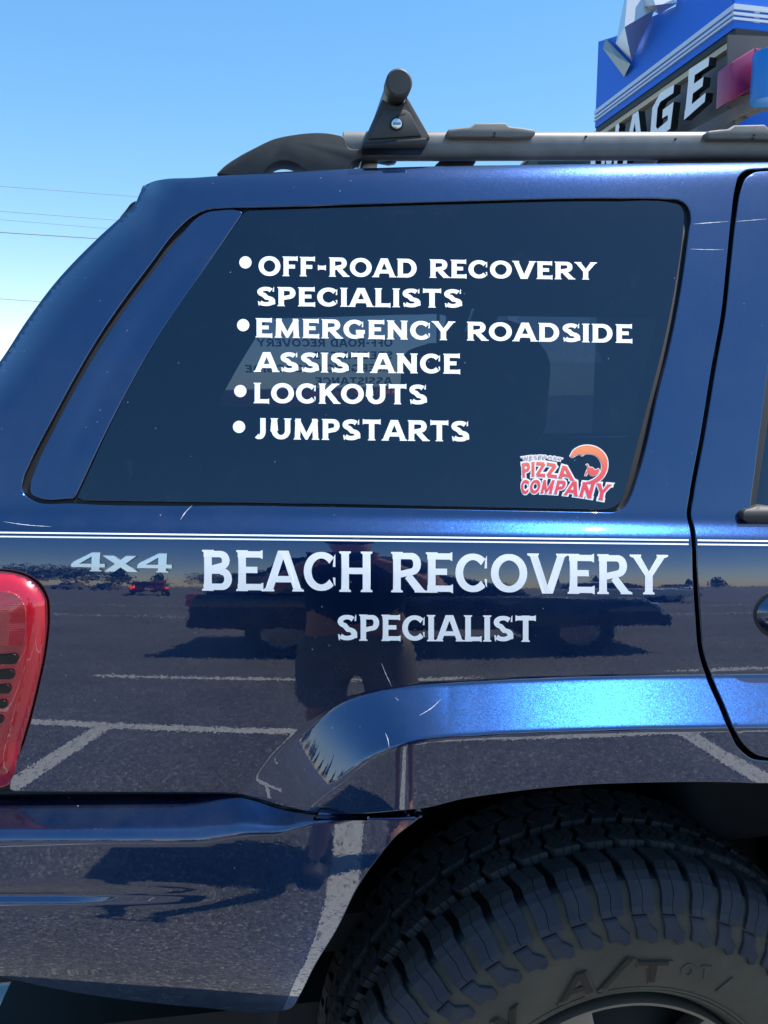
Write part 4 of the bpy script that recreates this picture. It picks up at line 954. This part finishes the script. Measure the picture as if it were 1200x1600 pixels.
# trees at the far edge of the lot
M['bark'] = mat('bark', (.06, .045, .03), .9)
def leafm(n, c):
    m = mat(n, c, .6); oi = N(m, 'NewGeometry'); rp = oi.outputs['Random Per Island']
    L(m, mixc(m, rp, tuple(x * .6 for x in c), tuple(x * 1.5 for x in c)), P(m).inputs['Base Color']); return m
LEAF = [leafm('dark_leaf', (.028, .055, .022)), leafm('mid_leaf', (.045, .080, .028))]
def tree(loc, h, rad, kind, label):
    o = empty('conifer_tree' if kind else 'broadleaf_tree', loc, random.uniform(0, 6)); tag(o, label, 'tree', 'trees along the far side of the lot')
    tube('trunk', [(0, 0, 0), (random.uniform(-.2, .2), 0, h * .5), (0, .1, h * .93)], [h * .022, h * .015, h * .004], M['bark'], o, 8)
    V, Fc = [], []; n = 1500
    for _ in range(n):
        if kind:
            f = random.random() ** .7; z = h * (.14 + .86 * f); r_ = rad * (1.02 - f) * random.uniform(.35, 1) * (1 + .25 * math.sin(f * 40)); a = random.uniform(0, 6.28); c = Vector((r_ * math.cos(a), r_ * math.sin(a), z))
        else:
            k = random.randrange(9); q = Vector((math.cos(k * 2.4) * rad * .5 * (k > 0), math.sin(k * 2.4) * rad * .5 * (k > 0), h * (.42 + .06 * k)))
            d = Vector((random.gauss(0, 1), random.gauss(0, 1), random.gauss(0, .8))).normalized() * rad * .55 * random.uniform(.5, 1); c = q + d
        s_ = h * .03 * random.uniform(.6, 1.4); d1 = Vector((random.gauss(0, 1), random.gauss(0, 1), random.gauss(0, 1))).normalized(); d2 = d1.orthogonal().normalized(); b = len(V)
        V += [c - d1 * s_, c + d2 * s_ * .6, c + d1 * s_, c - d2 * s_ * .6]; Fc.append((b, b + 1, b + 2, b + 3))
    mesh('crown', V, Fc, LEAF[kind], o)

vehicle('parked_car', 'black car parked broadside behind the photographer', M['darkpaint'], (.6, -5.6, 0), 0)
vehicle('pickup_truck', 'red pickup with lit tail lamps driving off across the lot', M['redpaint'], (-12.5, -31, 0), R(-112), 'pickup', True)
rw = vehicle('parked_car', 'red car parked alongside on the far side of the blue wagon', M['redpaint'], (-.6, 4.6, 0), R(180)); rw.scale = (1, 1, .87)
M['whitepaint'] = mat('white_paint', (.6, .6, .6), .3, Coat_Weight=1.); M['greypaint'] = mat('grey_paint', (.12, .13, .14), .3, Coat_Weight=1.)
for x, y, a, pm, lb in ((-34, -52, 80, 'whitepaint', 'white car parked in front of the far trees'), (-30, -54, 84, 'greypaint', 'grey car parked in front of the far trees'), (-26.5, -55, 82, 'darkpaint', 'black car parked in front of the far trees'), (24, -44, 95, 'greypaint', 'grey car parked alone across the lot'), (7.5, -17, 8, 'whitepaint', 'white car parked on the lot behind the black one')):
    vehicle('parked_car', lb, M[pm], (x, y, 0), R(a))
for i in range(34):
    az = R(-74 + i * 4.1 + random.uniform(-1.5, 1.5)); d = random.uniform(70, 90); kd = int(random.random() < .45); h = random.uniform(4.5, 8.5) * (1.25 if kd else 1)
    if az > R(5): h *= .6
    tree((d * math.sin(az), -d * math.cos(az), 0), h, h * (.28 if kd else .5), kd, 'dark conifer in the row along the far side of the lot' if kd else 'broadleaf tree in the row along the far side of the lot')

# ================================================================== BUILDING beyond the car, with its sign
M['blue_wall'] = mat('blue_wall', (.006, .15, .72), .55); M['stripe'] = mat('pale_stripe', (.62, .72, .82), .5); M['sign_grey'] = mat('sign_grey', (.10, .105, .11), .6)
M['cream'] = mat('cream_trim', (.60, .52, .38), .6); M['letter_face'] = mat('white_letter_face', (.92, .92, .92), .4); M['letter_side'] = mat('black_letter_side', (.008, .008, .009), .5)
M['magenta'] = mat('magenta_panel', (.28, .02, .11), .4); M['cyan'] = mat('blue_drum', (.01, .20, .62), .4); M['green_wall'] = mat('green_wall', (.012, .06, .06), .7); M['silver'] = mat('silver_facet', (.62, .62, .62), .28, .55); M['grey_wall'] = mat('grey_wall', (.25, .26, .27), .7)
BA = R(-3.7); BD = np.array([math.sin(BA), math.cos(BA)]); BN = np.array([-math.cos(BA), math.sin(BA)])     # along the facade, out of the facade
_x, _y, _z = rays(1085., 150.); B0 = np.array([_x, _y]) * (11.8 / _y) + np.array([0, -DIST])
def fac(u, v, out=0.):
    """picture point on the facade plane (out metres proud of it) -> (along, height)"""
    x, y, z = rays(np.asarray(u, float), np.asarray(v, float)); b = B0 + BN * out; c = np.array([0, -DIST]); den = x * BN[0] + y * BN[1]; t_ = ((b - c) @ BN) / den
    px, py = c[0] + x * t_, c[1] + y * t_; return np.stack([(px - B0[0]) * BD[0] + (py - B0[1]) * BD[1], ZC + z * t_], -1)
def fpt(a, h, out): return (B0[0] + BD[0] * a + BN[0] * out, B0[1] + BD[1] * a + BN[1] * out, h)
bld = empty('shop_building', (B0[0], B0[1], 0)); tag(bld, 'blue shop building with striped parapet, silver star and block letter sign', 'building')
bld.location = (0, 0, 0)
def fslab(name, ah, out, t_, m, bevel=0.): return prism(name, [fpt(a, h, out) for a, h in ah], m, bld, (-BN[0] * t_, -BN[1] * t_, 0), bevel)
_e = fac([935, 929, 1146, 1146], [65, 196, 44, 0], 0.)
aF, hB, aN = float(_e[0, 0]), float(fac([930], [200])[0, 1]), float(fac([1146], [46])[0, 0])
hT0 = float(_e[0, 1]); hTop = hB + 2.6
# parapet: low end at the far left rising behind the star to full height
k0 = fac([961, 1014, 1056], [57, 28, 10])
par = fslab('parapet', [(aF, hB), (aN, hB), (aN, hTop + .6), (float(k0[2, 0]) - .3, hTop + .25), (float(k0[2, 0]), float(k0[2, 1])), (float(k0[1, 0]), float(k0[1, 1])), (float(k0[0, 0]), float(k0[0, 1])), (aF, hT0)], .0, 4.0, M['blue_wall'], 0)
def band(name, m, h0, h1, out, t_):
    fslab(name, [(aF, h0), (aN, h0), (aN, h1), (aF, h1)], out, t_, m)
    prism(name, [(*(np.array(fpt(aN - .004, h0, out))[:2]), z) for z in (h0,)] + [(*(np.array(fpt(aN - .004, h0, out - 3))[:2]), h0), (*(np.array(fpt(aN - .004, h0, out - 3))[:2]), h1), (*(np.array(fpt(aN - .004, h0, out))[:2]), h1)], m, bld, (-BD[0] * .02, -BD[1] * .02, 0))
s0 = float(fac([1146], [11])[0, 1]); s1 = float(fac([1146], [46])[0, 1]); hh = s0 - s1
for f0, f1 in ((.80, 1.02), (.56, .68), (.36, .46)): band('stripe', M['stripe'], hB + hh * f0, hB + hh * f1, .03, .05)
band('soffit_edge', M['letter_side'], hB - .10, hB - .004, -.02, .2)
band('cream_trim', M['cream'], hB - .19, hB - .104, -.04, .2)
hS = float(fac([1080], [205])[0, 1]) - .25
fslab('sign_band', [(aF - .0, hS - .5), (aN, hS - .5), (aN, hB - .2), (aF, hB - .2)], -.12, 3.8, M['sign_grey'])
fslab('lower_wall', [(aF, 0), (aN - 3.5, 0), (aN - 3.5, hS - .95), (aF, hS - .95)], -.2, 3.6, M['grey_wall'])
fslab('fascia_trim', [(aF, hS - .62), (aN - 3.5, hS - .62), (aN - 3.5, hS - .504), (aF, hS - .504)], .15, 4.2, M['cream'])
fslab('fascia', [(aF, hS - .95), (aN - 3.5, hS - .95), (aN - 3.5, hS - .624), (aF, hS - .624)], .12, 4.1, M['letter_face'])
arc = crom([(1150, 195), (1165, 185), (1185, 176), (1205, 170), (1205, 215), (1140, 215)], True, 6); arc = fac(arc[:, 0], arc[:, 1], .16); fslab('blue_swoosh', [(a, h) for a, h in arc], .135, .012, M['blue_wall'])
# block letters, standing off the band
def bletter(ch, corners):
    d = .16; wd, q = glyph_polys(ch, wv=.23, wh=.20, serif=0)
    if ch == 'G':
        st = [[(.93, .88), (.35, .88), (.14, .72), (.14, .25), (.32, .10), (.88, .10), (.88, .46), (.52, .46)]]; q = strip(st[0], .23, .19); wd = 1.0
    q = [[np.array(p) / (wd, 1) for p in f] for f in q]; V2, Fc = union(q); uv = quadwarp(*corners)(V2); ah = fac(uv[:, 0], uv[:, 1], .22)
    V = [fpt(a, h, .22) for a, h in ah]; o = mesh('sign_letter', V, Fc, M['letter_face'], bld, mats=[M['letter_face'], M['letter_side']])
    bm = bmesh.new(); bm.from_mesh(o.data); bmesh.ops.dissolve_limit(bm, angle_limit=.02, verts=bm.verts, edges=bm.edges); fr = bm.faces[:]
    bmesh.ops.recalc_face_normals(bm, faces=bm.faces); r = bmesh.ops.extrude_face_region(bm, geom=fr); nv = [g for g in r['geom'] if isinstance(g, bmesh.types.BMVert)]
    bmesh.ops.translate(bm, vec=(-BN[0] * .12, -BN[1] * .12, 0), verts=nv); bmesh.ops.recalc_face_normals(bm, faces=bm.faces)
    nd = Vector((BN[0], BN[1], 0))
    for f in bm.faces: f.material_index = 0 if abs(f.normal.dot(nd)) > .7 and (f.calc_center_median() - Vector((B0[0], B0[1], f.calc_center_median().z))).dot(nd) > .1 else 1
    bm.to_mesh(o.data); bm.free()
bletter('E', [(1074, 110), (1110, 88), (1102, 158), (1066, 190)])
bletter('G', [(1020, 151), (1056, 129), (1049, 198), (1014, 226)])
bletter('A', [(978, 186), (1008, 166), (1004, 240), (972, 264)])
bletter('M', [(940, 214), (970, 190), (966, 258), (936, 282)])
bletter('I', [(922, 226), (934, 216), (931, 286), (919, 296)])
# recess with coloured panels on the near return, and the dark neighbour
def world_at(u, v, Yd): return at(np.asarray(u, float), np.asarray(v, float), Yd)
Yc_ = float(fpt(aN, 0, 0)[1])
def fr(name, px, dY, t_, m, bevel=0.): return prism(name, world_at([p[0] for p in px], [p[1] for p in px], Yc_ + dY), m, bld, (0, t_, 0), bevel)
fr('recess_wall', [(1138, 54), (1230, 58), (1230, 215), (1136, 165)], -.06, .03, M['sign_grey'])
fr('return_wall', [(1144, -60), (1188, -60), (1188, 47), (1144, 45)], .06, 1.2, M['blue_wall'])
for a_, b_ in ((10, 18), (22, 26), (30, 33)): fr('stripe', [(1146, a_), (1187, a_ + 3), (1187, b_ + 3), (1146, b_)], .02, .04, M['stripe'])
fr('magenta_panel', [(1143, 97), (1180, 74), (1178, 136), (1140, 158)], -.5, .35, M['magenta'], .02)
fr('magenta_return', [(1180, 74), (1205, 78), (1205, 130), (1178, 137)], -.48, .35, M['magenta'], .02)
c0 = world_at(1214., 113., Yc_ - .95); n_ = 24; q = [(c0[0] + .2 * math.cos(a), c0[1] + .2 + .2 * math.sin(a), c0[2] - .30) for a in np.linspace(0, 2 * np.pi, n_, endpoint=False)]
prism('blue_drum', q, M['cyan'], bld, (0, 0, .62), .02)
fr('awning_edge', [(1065, 212), (1230, 122), (1230, 143), (1070, 226)], -.35, .4, M['sign_grey'])
nb = empty('neighbour_building', (B0[0] + 4, Yc_ + 6, 0)); tag(nb, 'dark green building wall just past the blue parapet', 'building'); nb.location = (0, 0, 0)
prism('wall', world_at([1184, 1400, 1400, 1184], [-220, -220, 300, 300], Yc_ + 4), M['green_wall'], nb, (0, 3, 0))
prism('roof_edge', world_at([1182, 1402, 1402, 1182], [-222, -222, -240, -240], Yc_ + 3.9), M['sign_grey'], nb, (0, 3.2, 0))
gw = empty('low_building', (0, 0, 0)); tag(gw, 'low green tinted building front seen under the roof rail', 'building')
prism('wall', world_at([840, 935, 935, 840], [235, 205, 420, 420], 22.), M['green_wall'], gw, (0, 3, 0)); prism('roof_edge', world_at([838, 937, 937, 838], [233, 203, 206, 237], 21.9), M['grey_wall'], gw, (0, 3.2, 0))
# silver star: faceted spikes standing out of the parapet
def facet(name, px, outs, m):
    V = []
    for (u, v), o_ in zip(px, outs): a, h = fac([u], [v], o_)[0]; V.append(fpt(a, h, o_))
    Fc = [(0, 1, 2), (0, 2, 3), (0, 3, 4), (0, 4, 1)] if len(V) == 5 else [(0, 1, 2), (0, 2, 3), (0, 3, 1), (1, 3, 2)]
    mesh(name, V, Fc, m, bld)
facet('star_point', [(976, 42), (983, -40), (1024, 14), (987, 96), (962, 68)], [.55, .1, .05, .06, .1], M['silver'])
facet('star_point', [(1024, 8), (1012, -30), (1060, 4), (1030, 22), (1000, 10)], [.35, .1, .05, .05, .1], M['silver'])
facet('star_point', [(965, 90), (946, 60), (985, 100), (975, 120), (942, 76)], [.10, .05, .12, .03, .03], M['steel'])
# overhead cables and their poles
M['cable'] = mat('cable', (.16, .18, .20), .6); M['pole'] = mat('weathered_pole', (.12, .09, .07), .9)
cab_px = [((0, 291), (210, 307), .007), ((0, 330), (180, 344), .007), ((0, 343), (165, 357), .006), ((0, 363), (155, 373), .014), ((0, 467), (65, 471.5), .008)]
ends = []
lbl = ['thin top cable of the overhead lines', 'second thin cable below the top overhead line', 'third thin cable of the overhead lines', 'thick dark overhead cable', 'lowest overhead cable hanging well below the others']
for (p0, p1, rr), lb in zip(cab_px, lbl):
    a = at(float(p0[0]), float(p0[1]), 24.); b = at(float(p1[0]), float(p1[1]), 24. + 5. * (p1[0] - p0[0]) / 210.); d = (b - a) / (b[0] - a[0]); L0 = a + d * (-22 - a[0]); L1 = a + d * (13 - a[0])
    pts = [L0 + (L1 - L0) * t_ + np.array([0, 0, -.0]) for t_ in np.linspace(0, 1, 9)]; o = tube('overhead_cable', pts, rr, M['cable'], None, 6); tag(o, lb, 'cable', None); ends.append((L0, L1))
for k, nm in ((0, 'weathered utility pole where the overhead cables start, left of the car'), (1, 'weathered utility pole behind the blue shop building')):
    P_ = np.mean([e[k] for e in ends], 0); zt = max(e[k][2] for e in ends) + .5; o = empty('utility_pole', (float(P_[0]), float(P_[1]), 0)); tag(o, nm, 'utility pole')
    tube('mast', [(0, 0, 0), (0, 0, zt)], [.16, .11], M['pole'], o, 12); box('crossarm', (0, 0, zt - .5), (.12, 1.8, .12), M['pole'], o)

# scratches and scuffs in the paint
M['scratch'] = mat('bare_scratch', (.55, .58, .62), .5)
for (pts, wd, par) in (([(596, 1036), (600, 1046), (604, 1056), (609, 1066), (612, 1073)], 1.3, quarter), ([(1083, 350), (1110, 348), (1139, 346)], 1.2, quarter), ([(1150, 346), (1175, 344), (1198, 342)], 1.0, door), ([(1078, 389), (1105, 390), (1132, 390)], .9, quarter),
                       ([(602, 1145), (606, 1155), (608, 1168)], 1.1, quarter), ([(690, 1092), (672, 1108), (655, 1118)], .9, quarter), ([(618, 1090), (622, 1094)], 3., quarter), ([(300, 790), (290, 800), (282, 812)], 1.4, quarter), ([(5, 815), (40, 820), (80, 823)], .9, quarter)):
    p = crom(pts, False, 4); t_ = np.gradient(p, axis=0); t_ /= np.linalg.norm(t_, axis=1)[:, None]; nr = np.stack([-t_[:, 1], t_[:, 0]], -1); k = len(p); hw = wd / 2 * np.sin(np.linspace(.15, 3, k))[:, None] * rng.uniform(.5, 1.2, (k, 1))
    decal('scratch', np.concatenate([p + nr * hw, p - nr * hw]), [(i, i + 1, k + i + 1, k + i) for i in range(k - 1)], lambda q: q, M['scratch'], par, -.0004)
